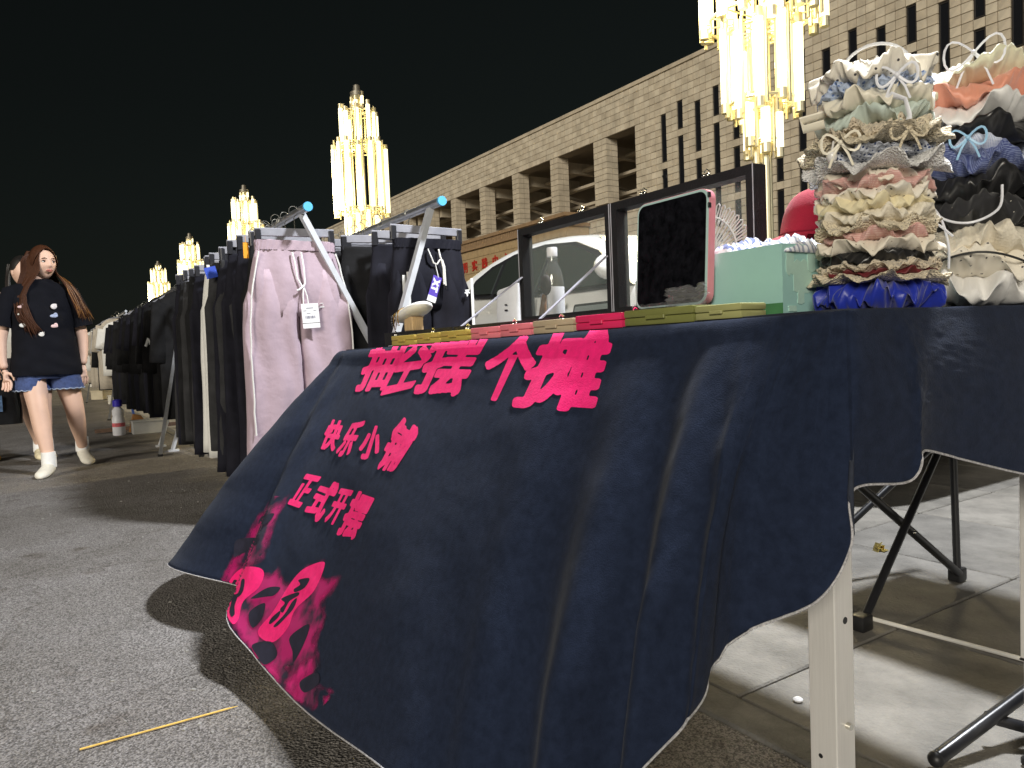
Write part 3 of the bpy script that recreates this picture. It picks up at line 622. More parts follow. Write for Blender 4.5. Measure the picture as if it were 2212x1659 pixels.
for a, b, y, c, lab in ((845, 895, 728, Yl, 'mustard yellow plastic flip case at the far end of the row'), (899, 948, 723, Yl, 'mustard yellow plastic flip case, middle one of the three yellow ones'), (951, 1008, 718, Yl, 'mustard yellow plastic flip case touching the salmon pink ones'),
                        (1016, 1078, 711, Pk, 'salmon pink plastic flip case next to the yellow ones'), (1079, 1146, 704, Pk, 'salmon pink plastic flip case next to the beige one'), (1150, 1238, 695, Be, 'beige plastic flip case between salmon pink and hot pink ones'), (1242, 1343, 684, Hp, 'hot pink plastic flip case in the row along the table edge'),
                        (1347, 1498, 671, Ol, 'dark olive green flip case with notched lid below the propped phone'), (1500, 1602, 664, Ol2, 'pale olive green flip case at the near end of the row')):
    flip_case(a, b, y, c, lab)
# black display cases with glazed lids propped open
leather = M('black_leatherette', (.016, .016, .018), .5, var=.15, bump=.2, bscale=300); chrome = M('chrome', (.8, .78, .7), .12, 1, var=0)
pane = M('display_glass', (.55, .62, .60), .03, var=0, alpha=.10, spec=.9); strap = M('grey_strap', (.44, .44, .52), .7, var=.1)
def display_case(label, y0, y1, lid, zl0=.806, zl1=1.046, XF=.853, XB=1.085):
    zt = tz((y0+y1)/2)+.005
    t = thing('display_case', label, 'case', ((XF+XB)/2, (y0+y1)/2, zt), 0, 'black jewellery display cases')
    b = MB(); h = .803-zt
    for a in ((XF, XF+.008, y0, y1), (XB-.008, XB, y0, y1), (XF+.008, XB-.008, y0, y0+.008), (XF+.008, XB-.008, y1-.008, y1)): b.box(*a, zt, zt+h)
    b.box(XF+.008, XB-.008, y0+.008, y1-.008, zt, zt+.004); tr = obj('tray', b, leather, t, world=True)
    obj('tray_lining', MB().box(XF+.009, XB-.009, y0+.009, y1-.009, zt+.005, zt+.012), M('velvet', (.03, .03, .035), .95, sheen=.5), tr, world=True)
    def clasp(x, y, z, par):
        obj('clasp', MB().ball((x, y, z), .0052, 6).ball((x, y+.010, z+.001), .0042, 6).tube([(x, y-.006, z+.006), (x-.002, y, z+.011), (x, y+.008, z+.007)], .0016, 6), chrome, par, True, world=True)
    for q in (.22, .78): clasp(XF-.003, y0+(y1-y0)*q, zt+h*.75, tr)
    if lid:
        f = MB(); w = .017; d0, d1 = XB-.034, XB-.002
        f.box(d0, d1, y0, y0+w, zl0, zl1); f.box(d0, d1, y1-w, y1, zl0, zl1); f.box(d0, d1, y0+w, y1-w, zl0, zl0+w); f.box(d0, d1, y0+w, y1-w, zl1-w, zl1)
        L = obj('lid_frame', f, leather, t, world=True)
        e = M('frame_edge', (.30, .30, .34), .5, var=.2)
        [obj('frame_edging', MB().bar((d0-.0012, q, zl0), (d0-.0012, q, zl1), .0018), e, L, world=True) for q in (y1-.001, y0+.001)]
        obj('glass_pane', MB().box(XB-.012, XB-.009, y0+w-.003, y1-w+.003, zl0+w-.003, zl1-w+.003), pane, L, world=True)
        for q in (.3, .75): clasp(d0+.012, y0+(y1-y0)*q, zl1+.004, L)
        if lid == 1:
            yy = y1-.013
            obj('lid_stay', MB().bar((XF+.012, yy, zt+h*.95), (d0-.002, yy, zl0+.118), .009, .0025, (1, 0, .5)), strap, L, world=True)
        if lid == 1: obj('lid_stay', MB().bar((XF+.012, y0+.012, zt+h*.95), (d0-.002, y0+.012, zl0+.13), .009, .0025, (1, 0, .5)), strap, L, world=True)
    return t
display_case('open black display case with glass lid in front of the water bottle', 1.232, 1.592, 1)
display_case('open black display case with glass lid behind the propped phone', .852, 1.228, 2)
display_case('low black display case at the far end of the table behind the yellow cases', 1.60, 2.02, 0)
# necklace pillow on a wooden block
p = at(893, 727, X=.865); zt = tz(p.y)+.005
nk = thing('necklace_display', 'white padded necklace bust on a wooden block draped with thin chains', 'display stand', (.845, p.y+.0, .792))
nk.location = (.868, p.y, .803)
wood = M('pale_wood', (.50, .35, .19), .6, var=.25, scale=30, stretch=(8, 8, 1))
obj('wooden_block', MB().bbox(-.017, .017, -.026, .026, 0, .038, .002, 1), wood, nk, True)
pil = MB(); rg = []
for k in range(13):
    u = -1+k/6; w = .030*max(0, 1-abs(u)**2.6)**.5+.004; hh = .013*max(0, 1-abs(u)**3)**.5+.003
    rg.append([(w*math.cos(a)*1.2, u*.078, .050-.018*u*-1*-1+hh*math.sin(a)) for a in np.linspace(0, 2*math.pi, 16, endpoint=False)])
pil.rings(rg); po_ = obj('pillow', pil, M('white_satin', (.78, .77, .75), .4, var=.03, sheen=.3), nk, True, 60)
gold = M('gold_chain', (.85, .6, .22), .2, 1, var=0); silv = M('silver_chain', (.75, .75, .76), .2, 1, var=0)
for yy, mm, dz in ((.012, gold, .055), (.026, silv, .047), (.040, gold, .060), (.054, silv, .043)):
    c = MB(); pts = []
    for k in range(29):
        a = math.pi*(-.2+1.4*k/28); x = .037*math.cos(a); z = .052-.018*yy/.078+(.017*math.sin(a) if math.sin(a) > 0 else dz*math.sin(a))
        pts.append((x*1.05-.002, yy+.01*math.sin(a*2)*.3+(.014*(-math.sin(a)) if math.sin(a) < 0 else 0), z))
    for k, q in enumerate(pts): c.ball(q, .0021, 4)
    for a, b in zip(pts, pts[1:]): c.tube([a, b], .0011, 4, False)
    obj('chain', c, mm, po_, True)
# phone leaning behind the cases
ph = thing('phone', 'black-screened phone with pink edge propped upright in front of a glass lid', 'phone', (.862, .868, .801))
def rrect(w, h, r, n=6):
    return [(sx*(w/2-r)+r*math.cos(a0+k*math.pi/2/n), sy*(h/2-r)+r*math.sin(a0+k*math.pi/2/n)) for sx, sy, a0 in ((1, 1, 0), (-1, 1, math.pi/2), (-1, -1, math.pi), (1, -1, 3*math.pi/2)) for k in range(n+1)]
pm_ = Matrix.Translation((0, 0, .089)) @ Matrix.Rotation(R(4), 4, 'Y') @ rot_to((-1, 0, 0))
case = obj('phone_case', MB().prism(rrect(.160, .178, .018), .013, Matrix.Translation((.005, 0, 0)) @ pm_ @ Matrix.Translation((0, 0, -.012))), M('pink_case', (.72, .27, .33), .3, var=.05), ph, True)
obj('bezel', MB().prism(rrect(.158, .176, .017), .001, Matrix.Translation((.005, 0, 0)) @ pm_ @ Matrix.Translation((0, 0, .0011))), M('mint_edge', (.45, .62, .60), .25, var=0), case)
obj('screen', MB().prism(rrect(.150, .168, .014), .001, Matrix.Translation((.005, 0, 0)) @ pm_ @ Matrix.Translation((0, 0, .0024))), M('dark_screen', (.006, .006, .008), .12, var=.8, scale=60, spec=.5), case)
for z in (.150, .166): obj('case_slot', MB().bbox(.0045, .0115, -.0806, -.0795, z-.004, z+.004, .001, 1), blk, ph)
# crumpled zip bag
FILM = film('clear_film', (.97, .97, .98), .22, .1)
def plastic_bag(label, px0, px1, py0, py1, X, seed):
    a, b = at(px0, py1, X=X), at(px1, py0, X=X); t = V(((a.x+b.x)/2, (a.y+b.y)/2, a.z))
    mb = MB(); N = 16
    for s in (0, 1):
        mb.grid([[((-.006 if s else .006)*math.sin(math.pi*i/N)*math.sin(math.pi*j/N)+.012*nz(i*.55+seed, j*.55, s*5+seed), (.5-j/N)*(a.y-b.y)*1.0+.004*nz(i*.8, seed), (b.z-a.z)*i/N*(1+.2*nz(j*.3, seed))) for j in range(N+1)] for i in range(N+1)])
    o = obj('plastic_bag', mb, FILM, None, True, 180, loc=t); return tag(o, label, 'bag')
plastic_bag('crumpled clear plastic bag lying at the foot of the propped phone', 1366, 1470, 648, 676, .86, 3)
plastic_bag('clear zip bag standing at the near corner of the phone', 1440, 1526, 612, 664, .845, 8)
# mint green box with folded cloth in it
bx = thing('storage_box', 'mint green open box with torn tape marks beside the stack of scrunchies', 'box', (.97, .77, tz(.77)+.005))
mint = M('mint_card', (.33, .57, .53), .6, var=.05, scale=10); mintp = M('mint_peeled', (.42, .62, .54), .7, var=.08)
z1 = .878-bx.location.z
X0, X1, Y0, Y1 = .885-.97, 1.04-.97, .672-.77, .835-.77; w = .003
for nm, a in (('side_panel', (X0, X0+w, Y0, Y1)), ('side_panel', (X1-w, X1, Y0, Y1)), ('end_panel', (X0+w, X1-w, Y0, Y0+w)), ('end_panel', (X0+w, X1-w, Y1-w, Y1))): obj(nm, MB().box(*a, .0, z1), mint, bx)
obj('base_panel', MB().box(X0+w, X1-w, Y0+w, Y1-w, 0, .004), mint, bx)
obj('green_band', MB().box(X0-.0012, X0-.0002, Y0, Y1, .0, .018), M('green_band', (.06, .20, .08), .6), bx)
for k, (u0, u1, v0, v1) in enumerate(((.25, .85, .28, .80), (.05, .3, .55, .95), (.38, .6, .15, .35), (.7, .95, .6, .9), (.1, .35, .05, .14))):
    pts = []
    for q in range(18):
        a = 2*math.pi*q/18; rr_ = 1/max(abs(math.cos(a)), abs(math.sin(a)))*(1+.25*nz(q*.9, k*7.3))*.9
        pts.append((X0+w+((u0+u1)/2+(u1-u0)/2*rr_*math.cos(a))*(X1-X0-2*w)*.5, z1*((v0+v1)/2+(v1-v0)/2*rr_*math.sin(a))))
    mtx = Matrix(((1, 0, 0, 0), (0, 0, -1, Y0), (0, 1, 0, 0), (0, 0, 0, 1)))
    obj('tape_mark', MB().prism(pts, .0006+.0002*k, mtx), mintp, bx)
def folded_cloth(name, label, cx, cy, z, lx, ly, h, mat, seed, cat='cloth', group=None):
    mb = MB(); N = 26
    for s in (1,):
        mb.grid([[(lx*(j/N-.5)*(1+.12*nz(i*.2, seed)), ly*(i/N-.5)*(1+.1*nz(j*.2, seed+4)), h*max(0, math.sin(math.pi*i/N)*math.sin(math.pi*j/N))**.35*(.75+.5*nz(i*.28+seed, j*.28)+.22*nz(i*.7, j*.7, seed))) for j in range(N+1)] for i in range(N+1)])
    o = obj(name, mb, mat, None, True, 180, loc=(cx, cy, z)); md = o.modifiers.new('t', 'SOLIDIFY'); md.thickness = .002
    return tag(o, label, cat, group)
def stripes(name, a, b, scale):
    m = M(name, a, .85, var=0, sheen=.2); n = m.node_tree.nodes; l = m.node_tree.links; tc = n.new('ShaderNodeTexCoord'); t = n.new('ShaderNodeTexWave'); t.inputs['Scale'].default_value = scale; t.inputs['Distortion'].default_value = 6; t.inputs['Detail Scale'].default_value = 1.5; l.new(tc.outputs['Object'], t.inputs[0])
    r = n.new('ShaderNodeValToRGB'); r.color_ramp.elements[0].position = .55; r.color_ramp.elements[1].position = .7; r.color_ramp.elements[0].color = (*a, 1); r.color_ramp.elements[1].color = (*b, 1); l.new(t.outputs['Fac'], r.inputs[0]); l.new(r.outputs[0], n['Principled BSDF'].inputs['Base Color']); return m
folded_cloth('folded_cloth', 'white cloth with blue stripes heaped in the mint green box, beside the fan', .965, .79, .868, .14, .09, .035, stripes('blue_stripe', (.72, .74, .78), (.12, .16, .34), 24), 2)
folded_cloth('folded_cloth', 'pale yellow folded cloth in the mint green box under the red cap', .97, .745, .868, .13, .07, .025, M('pale_yellow', (.75, .66, .36), .85, sheen=.2), 5)
folded_cloth('folded_cloth', 'white cloth with grey lines tucked beside the scrunchie stack in the mint green box', .955, .70, .866, .13, .06, .028, stripes('grey_stripe', (.75, .76, .8), (.3, .34, .45), 30), 9)
obj('paper_filling', MB().bbox(X0+.01, X1-.01, Y0+.01, Y1-.01, .01, .085, .004), M('filling', (.6, .6, .58), .9), bx)
# white hand fan standing behind the lid
fc = at(1535, 556, X=1.13); fan = thing('hand_fan', 'white folding hand fan with pierced ribs behind the glass lid', 'fan', tuple(fc))
fw = M('fan_plastic', (.75, .75, .74), .45, var=.03)
for k in range(23):
    a = R(-2+k*7.2); d = V((0, -math.cos(a), math.sin(a))); x = -.0012*k
    q = MB().bar(d*.012+V((x, 0, 0)), d*.066+V((x, 0, 0)), .0038, .0014, (1, 0, 0))
    s = V((0, math.sin(a), math.cos(a)))
    for sg in (-1, 1): q.bar(d*.064+s*sg*.0005+V((x, 0, 0)), d*.100+s*sg*.0042+V((x, 0, 0)), .0024, .0014, (1, 0, 0))
    q.tube([d*.100+s*.0042+V((x, 0, 0)), d*.1045+V((x, 0, 0)), d*.100-s*.0042+V((x, 0, 0))], .0014, 5)
    obj('rib', q, fw, fan)
obj('ribbon_arc', MB().tube([(-.013, -.078*math.cos(R(a)), .078*math.sin(R(a))) for a in range(0, 160, 6)], .0018, 5), fw, fan, True)
obj('pivot', MB().tube([(-.03, 0, .002), (.003, 0, .002)], .006, 12), chrome, fan, True)
# red cap resting on the box
capm = M('red_twill', (.48, .011, .045), .8, var=.1, bump=.3, bscale=500, sheen=.2)
cp = thing('baseball_cap', 'red baseball cap with small white emblem lying behind the scrunchie stack', 'cap', (1.20, .83, .912))
cr = []
for k in range(9):
    u = k/8; rad = .083*math.cos(u*1.45)**.62 if k < 8 else .004
    cr.append([(rad*math.cos(a)*1.0, rad*math.sin(a)*1.0, .008+.112*math.sin(u*1.5)**.9) for a in np.linspace(0, 2*math.pi, 32, endpoint=False)])
crown = obj('crown', MB().rings(cr, False), capm, cp, True, 60)
br = MB(); N = 16
for s in (0, 1): br.grid([[((.082+.075*j/8*max(0, math.cos(t*.92)))*math.cos(t), (.082+.075*j/8*max(0, math.cos(t*.92)))*math.sin(t), .012-.028*(j/8)-.012*math.sin(t)**2*j/8+.0025*s) for j in range(9)] for t in np.linspace(-1.5, 1.5, N+1)])
brim = obj('brim', br, capm, cp, True, 60); cp.rotation_euler = (R(3), R(-4), R(112)); cp.scale = (.84, .84, .80)
obj('button', MB().ball((0, 0, .121), .008, 6), capm, crown, True)
obj('sweatband_seam', MB().tube([(.0842*math.cos(a), .0842*math.sin(a), .016) for a in np.linspace(0, 6.283, 33)], .0012, 4), M('dark_red', (.25, .008, .03), .8), crown)
emb = M('white_emblem', (.75, .73, .72), .7, var=.02)
mt = cp.matrix_basis
for pts in ([(-9, 14), (2, 17), (10, 10), (11, -2), (5, -4), (4, 6), (-2, 10)], [(-7, 8), (-1, 4), (-3, -4), (2, -10), (4, -18), (-2, -14), (-6, -6)], [(6, -8), (9, -6), (8, -16), (5, -14)]):
    vs = []
    for x, y in pts:
        a = R(96)+x*.001/.078; z = .062+y*.0009; vs.append((math.cos(a), math.sin(a), z))
    # lay on the crown
    lay = []
    for c_, s_, z in vs:
        u = math.asin(min(1, ((z-.008)/.112)**(1/.9)))/1.5; rad = .083*math.cos(u*1.45)**.62+.0018; lay.append((rad*c_, rad*s_, z))
    obj('emblem', MB().add(lay, [tuple(range(len(lay)))]), emb, crown)
# things behind the glass: bottle, brush, sign, paper bag
def on_table(px, py, X): p = at(px, py, X=X); return V((X, p.y, tz(p.y)+.005))
b0 = V((1.30, 1.79, tz(1.79)+.005)); bt = thing('water_bottle', 'clear plastic water bottle with white label behind the left glass lid', 'bottle', b0)
clear = film('clear_plastic', (.93, .95, .93), .14, .05); wlab = M('white_label', (.74, .74, .76), .6, var=.03)
obj('bottle_body', MB().lathe([(.028, 0), (.032, .006), (.032, .15), (.031, .175), (.026, .2), (.016, .222), (.0135, .23), (.0135, .245)], 24), clear, bt, True)
obj('water', MB().lathe([(.026, .004), (.0295, .008), (.0295, .15), (.0285, .172), (.024, .192), (.001, .193)], 20), film('amber_water', (.93, .88, .74), .05, .05), bt, True)
lb = obj('label', MB().lathe([(.0326, .02), (.0328, .021), (.0328, .152), (.0326, .153)], 24, cap=False), wlab, bt, True)
for k in range(9): obj('print_line', MB().box(-.0340, -.0333, -.012+.004*k-.0006, -.012+.004*k+.0006, .08-.004*(k % 3), .135), M('grey_ink', (.22, .22, .26), .7), lb)
cpn = obj('screw_cap', MB().lathe([(.0155, .243), (.0158, .245), (.0158, .268), (.0145, .27), (.001, .2705)], 20), M('white_plastic', (.78, .78, .8), .4, var=0), bt, True)
obj('neck_ring', MB().lathe([(.0135, .234), (.0165, .235), (.0165, .239), (.0135, .24)], 20), clear, bt, True)
q = on_table(1168, 668, 1.17); bs = thing('hair_brush', 'small brown wooden brush handle leaning behind the left glass lid', 'brush', q)
obj('handle', MB().tube([(0, 0, .02), (.002, -.002, .05), (.004, -.006, .08), (.006, -.012, .12)], [.009, .012, .010, .006], 12), M('brown_wood', (.28, .13, .05), .45, var=.3, scale=40), bs, True)
obj('head', MB().ball((.008, -.018, .145), .022, 8, (.5, 1, 1.3)), M('dark_bristle', (.05, .04, .04), .8), bs, True)
obj('tail', MB().tube([(0, 0, 0), (0, 0, .022)], [.004, .008], 10), M('brown_wood', (.28, .13, .05), .45), bs, True)
q = at(1215, 690, X=1.135); sg = thing('payment_sign', 'grey payment sign with black frame leaning behind the left glass lid', 'sign', (1.145, 1.41, tz(1.41)+.005))
smt = Matrix.Rotation(R(14), 4, 'Y') @ rot_to((-1, 0, 0))
obj('sign_frame', MB().prism(rrect(.17, .075, .006), .006, Matrix.Translation((0, 0, .04)) @ smt), blk, sg)
fcz = obj('sign_face', MB().prism(rrect(.155, .062, .004), .001, Matrix.Translation((-.0002, 0, .04)) @ smt @ Matrix.Translation((0, 0, .0062))), M('sign_grey', (.22, .25, .24), .5, var=.05), sg)
for k, x in enumerate((-.05, 0, .05)): obj('code_square', MB().prism(rrect(.034, .032, .002), .0008, Matrix.Translation((-.0002, 0, .04)) @ smt @ Matrix.Translation((x, -.010, .0073))), M('paper_white', (.7, .7, .7), .7), fcz)
wp = on_table(1100, 690, 1.30); wb = thing('paper_bag', 'white paper wrapper with small print standing behind the far display case', 'paper bag', wp)
mb = MB(); rg = []
for k in range(11):
    z = .175*k/10; rg.append([(.022*math.cos(a)*(1-.3*(k/10)**2)*(1+.12*nz(a*2, k*.4)), .062*(math.copysign(abs(math.sin(a))**.6, math.sin(a)))*(1+.05*nz(a, k*.5, 4)), z-(.012*(math.sin(a)) if k == 10 else 0)) for a in np.linspace(0, 2*math.pi, 28, endpoint=False)])
obj('wrapper', mb.rings(rg, False), M('white_paper', (.74, .75, .78), .75, var=.04, scale=20), wb, True, 60)
obj('print_mark', MB().box(-.0245, -.0238, -.03, -.012, .10, .105).box(-.0245, -.0238, -.028, -.014, .118, .122), blk, wb)

# ================================================================== scrunchies
def scrunchie_mesh(name, mat, Rm=.052, rt=.024, h=.012, ruf=.010, k=13, seed=0, scallop=0, flare=1.0, n=264, m=18, cz=.3):
    ruf *= .8; h *= 1.15
    mb = MB(); vs = []
    for i in range(n):
        t = 2*math.pi*i/n; ct, stt = math.cos(t), math.sin(t)
        ph = k*t+2.2*nz(ct*1.5+seed, stt*1.5, seed*3.1)+seed; wv = math.sin(ph)+.28*math.sin(2.3*ph+seed)
        rr1 = rt*(1+.30*nz(ct*2.2, stt*2.2, seed+7)+.10*math.sin(ph*1.5))*flare
        for j in range(m):
            a = 2*math.pi*j/m; c, s_ = math.cos(a), math.sin(a); o = max(0, c)
            rad = Rm+.06*cz*rr1*math.sin(t*31+s_*3+seed)+c*rr1*(1+(scallop*abs(math.sin(t*26)) if c > .6 else 0))
            crease = cz*(math.sin(ph*2.1+c*3+s_*2)+.6*math.sin(t*37+c*4+seed+3*nz(ct*3, stt*3, seed)))*h*(.4+o)*.6
            z = s_*h*(1-.5*o)*(1+.25*nz(ct*4, stt*4, seed+a))+.0009*math.sin(t*58+4*nz(ct*4, stt*4, seed))*(1-abs(c-.3))*(1 if s_ > 0 else .6)+ruf*wv*(.15+o**1.5)*(1+.3*c)+crease
            vs.append((rad*ct, rad*stt, z))
    fs = [(i*m+j, ((i+1) % n)*m+j, ((i+1) % n)*m+(j+1) % m, i*m+(j+1) % m) for i in range(n) for j in range(m)]
    mb.add(vs, fs); return mb.mesh(name, mat, True, 180)
def scrunchie(label, mat, c, z, group, rot=(0, 0, 0), **kw):
    me = scrunchie_mesh('scrunchie', mat, **kw); o = link('scrunchie', me, None, (c[0], c[1], z), rot); return tag(o, label, 'scrunchie', group)
satin = dict(rough=.33, sheen=.4, var=.04)
blue_s = M('royal_blue_satin', (.012, .028, .33), .38, var=.08, sheen=.3, bump=.1, bscale=60)
cream = M('cream_cotton', (.73, .67, .55), .85, var=.06, sheen=.2, bump=.3, bscale=260); ivory = M('ivory_satin', (.76, .71, .58), .4, var=.04, sheen=.4)
lace = pattern('cream_lace', (.71, .62, .45), (.30, .23, .13), 300, 'lace', size=.24); lace2 = pattern('beige_lace', (.62, .53, .40), (.2, .15, .1), 260, 'lace', size=.26); wlace = pattern('white_lace', (.78, .77, .76), (.33, .33, .37), 330, 'lace', size=.22)
polka = pattern('cream_polka', (.75, .70, .60), (.04, .035, .04), 95, 'dots', size=.17); navy_l = pattern('navy_lace', (.50, .53, .60), (.03, .05, .14), 190, 'lace', size=.3)
bfl = pattern('blue_floral', (.42, .50, .66), (.10, .17, .38), 170, 'lace', size=.33); sage = M('sage_satin', (.50, .58, .52), .5, var=.06, sheen=.4); bsat = M('black_satin', (.012, .012, .013), .3, var=.2, sheen=.1)
pinkg = pattern('pink_gingham', (.55, .30, .27), (.68, .50, .44), 120, 'check'); pyel = M('pale_yellow_satin', (.72, .64, .42), .55, var=.05, sheen=.3); eyel = pattern('eyelet_cream', (.73, .67, .56), (.20, .14, .09), 120, 'dots', size=.12); dred = M('dark_red_trim', (.13, .015, .02), .6)
STK = [('royal blue satin scrunchie at the bottom of the tall stack', blue_s, dict(Rm=.047, rt=.031, h=.020, ruf=.006, k=7, cz=.42), .020),
       ('cream crocheted lace scrunchie lying on the royal blue one', lace, dict(Rm=.05, rt=.034, h=.004, ruf=.0055, k=9, scallop=.05), .046),
       ('thin dark red scrunchie squeezed between two beige lace ones', dred, dict(Rm=.05, rt=.022, h=.005, ruf=.004, k=11), .054),
       ('beige pierced lace scrunchie under the black satin one', lace2, dict(Rm=.048, rt=.026, h=.008, ruf=.004, k=9, scallop=.03), .064),
       ('black satin scrunchie low in the tall stack', bsat, dict(Rm=.049, rt=.022, h=.010, ruf=.006, k=7), .079),
       ('white-edged eyelet cotton scrunchie above the black satin one', eyel, dict(Rm=.05, rt=.029, h=.008, ruf=.008, k=8, scallop=.03), .096),
       ('pink gingham scrunchie below the middle of the tall stack', pinkg, dict(Rm=.048, rt=.022, h=.008, ruf=.007, k=9), .112),
       ('cream eyelet lace scrunchie with ruffled rim covering the pink gingham one', lace, dict(Rm=.05, rt=.030, h=.007, ruf=.009, k=8, scallop=.04), .121),
       ('plain cream cotton scrunchie in the middle of the tall stack', cream, dict(Rm=.049, rt=.026, h=.010, ruf=.006, k=7), .138),
       ('pale yellow satin scrunchie in the middle of the tall stack', pyel, dict(Rm=.049, rt=.025, h=.010, ruf=.007, k=8), .155),
       ('cream scrunchie with small black dots in the middle of the tall stack', polka, dict(Rm=.049, rt=.026, h=.009, ruf=.006, k=9), .170),
       ('brick pink cotton scrunchie under the white lace', pinkg, dict(Rm=.048, rt=.025, h=.009, ruf=.008, k=7), .187),
       ('beige pierced cotton scrunchie on the brick pink one', eyel, dict(Rm=.048, rt=.024, h=.008, ruf=.009, k=8), .196),
       ('wide white lace scrunchie flaring out on the left of the tall stack', wlace, dict(Rm=.051, rt=.038, h=.005, ruf=.012, k=7, scallop=.05), .212),
       ('navy scrunchie with white swirling lace high in the tall stack', navy_l, dict(Rm=.047, rt=.028, h=.010, ruf=.007, k=8), .229),
       ('wide yellowish crochet lace scrunchie with scalloped rim and bows', lace, dict(Rm=.05, rt=.040, h=.006, ruf=.009, k=9, scallop=.06), .249),
       ('small cream lace scrunchie resting on the wide crochet one', lace2, dict(Rm=.046, rt=.027, h=.010, ruf=.008, k=9), .262),
       ('sage green satin scrunchie near the top of the tall stack', sage, dict(Rm=.044, rt=.028, h=.012, ruf=.010, k=6), .283),
       ('ivory satin scrunchie near the top of the tall stack', ivory, dict(Rm=.045, rt=.029, h=.012, ruf=.010, k=6), .306),
       ('blue floral scrunchie with white bow just below the top one', bfl, dict(Rm=.044, rt=.026, h=.011, ruf=.007, k=8), .327),
       ('puffy cream scrunchie with black dots on top of the tall stack', polka, dict(Rm=.044, rt=.032, h=.016, ruf=.012, k=6), .347)]
SX, SY = .985, .592; SZ = tz(SY)+.004
scr = {}
for i, (lab, mat, kw, z) in enumerate(STK):
    scr[i] = scrunchie(lab, mat, (SX+.004*nz(i*1.7), SY+.006*nz(i*1.3, 4)+.004, 0), SZ+z*.9, 'stack of scrunchies', (R(3*nz(i, 2)), R(3*nz(i, 5)), i*1.1), seed=i*1.37, **kw)
    if mat is eyel or mat is lace: scr[i].rotation_euler.x += R(2)
# ribbons, bows, pearl drop and clear hoop on the stack
ribw = M('white_ribbon', (.74, .75, .80), .4, sheen=.3); ribb = M('blue_ribbon', (.30, .52, .72), .4)
def bow(par, c, d, mat, s=.02):
    d = V(d).normalized(); up = V((0, 0, 1)); sd = d.cross(up).normalized(); c = V(c); mb = MB()
    for q in (-1, 1):
        pts = [c+sd*q*s*1.3*math.sin(math.pi*u)*(1 if True else 0)+up*s*.7*math.sin(2*math.pi*u)+d*.003 for u in np.linspace(0, 1, 13)]; mb.tube(pts, .0019, 6, flat=.3)
        mb.tube([c, c+sd*q*s*.5-up*s*.9+d*.004, c+sd*q*s*.8-up*s*1.7], .0018, 6, flat=.3)
    mb.ball(c+d*.002, .004, 5); b = par.matrix_basis.inverted(); mb.v = [tuple(b @ V(v)) for v in mb.v]; return obj('bow', mb, mat, par, True, 60)
vd = V((-SX, -SY, 0)).normalized(); sdv = V((-vd.y, vd.x, 0))       # towards the viewer, and sideways
def onr(u, r, z): a = vd*math.cos(u)+sdv*math.sin(u); return V((SX, SY, SZ+z*.9))+a*r
bow(scr[19], onr(.35, .073, .327), vd, ribw, .018); bow(scr[15], onr(-.5, .086, .243), vd, ivory, .018); bow(scr[15], onr(.45, .086, .248), vd, lace, .016)
tl = MB().tube([onr(.15, .068, .292)+V((0, 0, .004)), onr(.25, .075, .300), onr(.45, .078, .292), onr(.5, .080, .270), onr(.45, .082, .250)], [.003, .005, .003, .003, .007], 8, flat=.35); b = scr[17].matrix_basis.inverted(); tl.v = [tuple(b @ V(v)) for v in tl.v]; obj('ribbon_tail', tl, ribw, scr[17], True)
pd = MB().ball(onr(-.62, .090, .226), .007, 8, (1, 1, 1.2)).tube([onr(-.62, .090, .233), onr(-.6, .088, .248)], .0015, 6); b = scr[15].matrix_basis.inverted(); pd.v = [tuple(b @ V(v)) for v in pd.v]; obj('pearl_drop', pd, M('pearl', (.75, .73, .7), .1, spec=.9, var=0), scr[15], True)
lp = MB().tube([onr(-1.1, .070, .300), onr(-1.25, .098, .296), onr(-1.2, .095, .282), onr(-1.05, .072, .285)], .006, 8, flat=.4); b = scr[18].matrix_basis.inverted(); lp.v = [tuple(b @ V(v)) for v in lp.v]; obj('ribbon_loop', lp, ivory, scr[18], True)
hb = MB().tube([onr(1.57*u, .045, .350+.035*math.cos(u*1.5)) for u in np.linspace(-1, 1, 17)], .0022, 8)
tag(obj('hair_hoop', hb, M('clear_hoop', (.75, .76, .78), .2, var=0), None, True), 'thin clear hair hoop arching over the top of the tall stack', 'hair hoop')
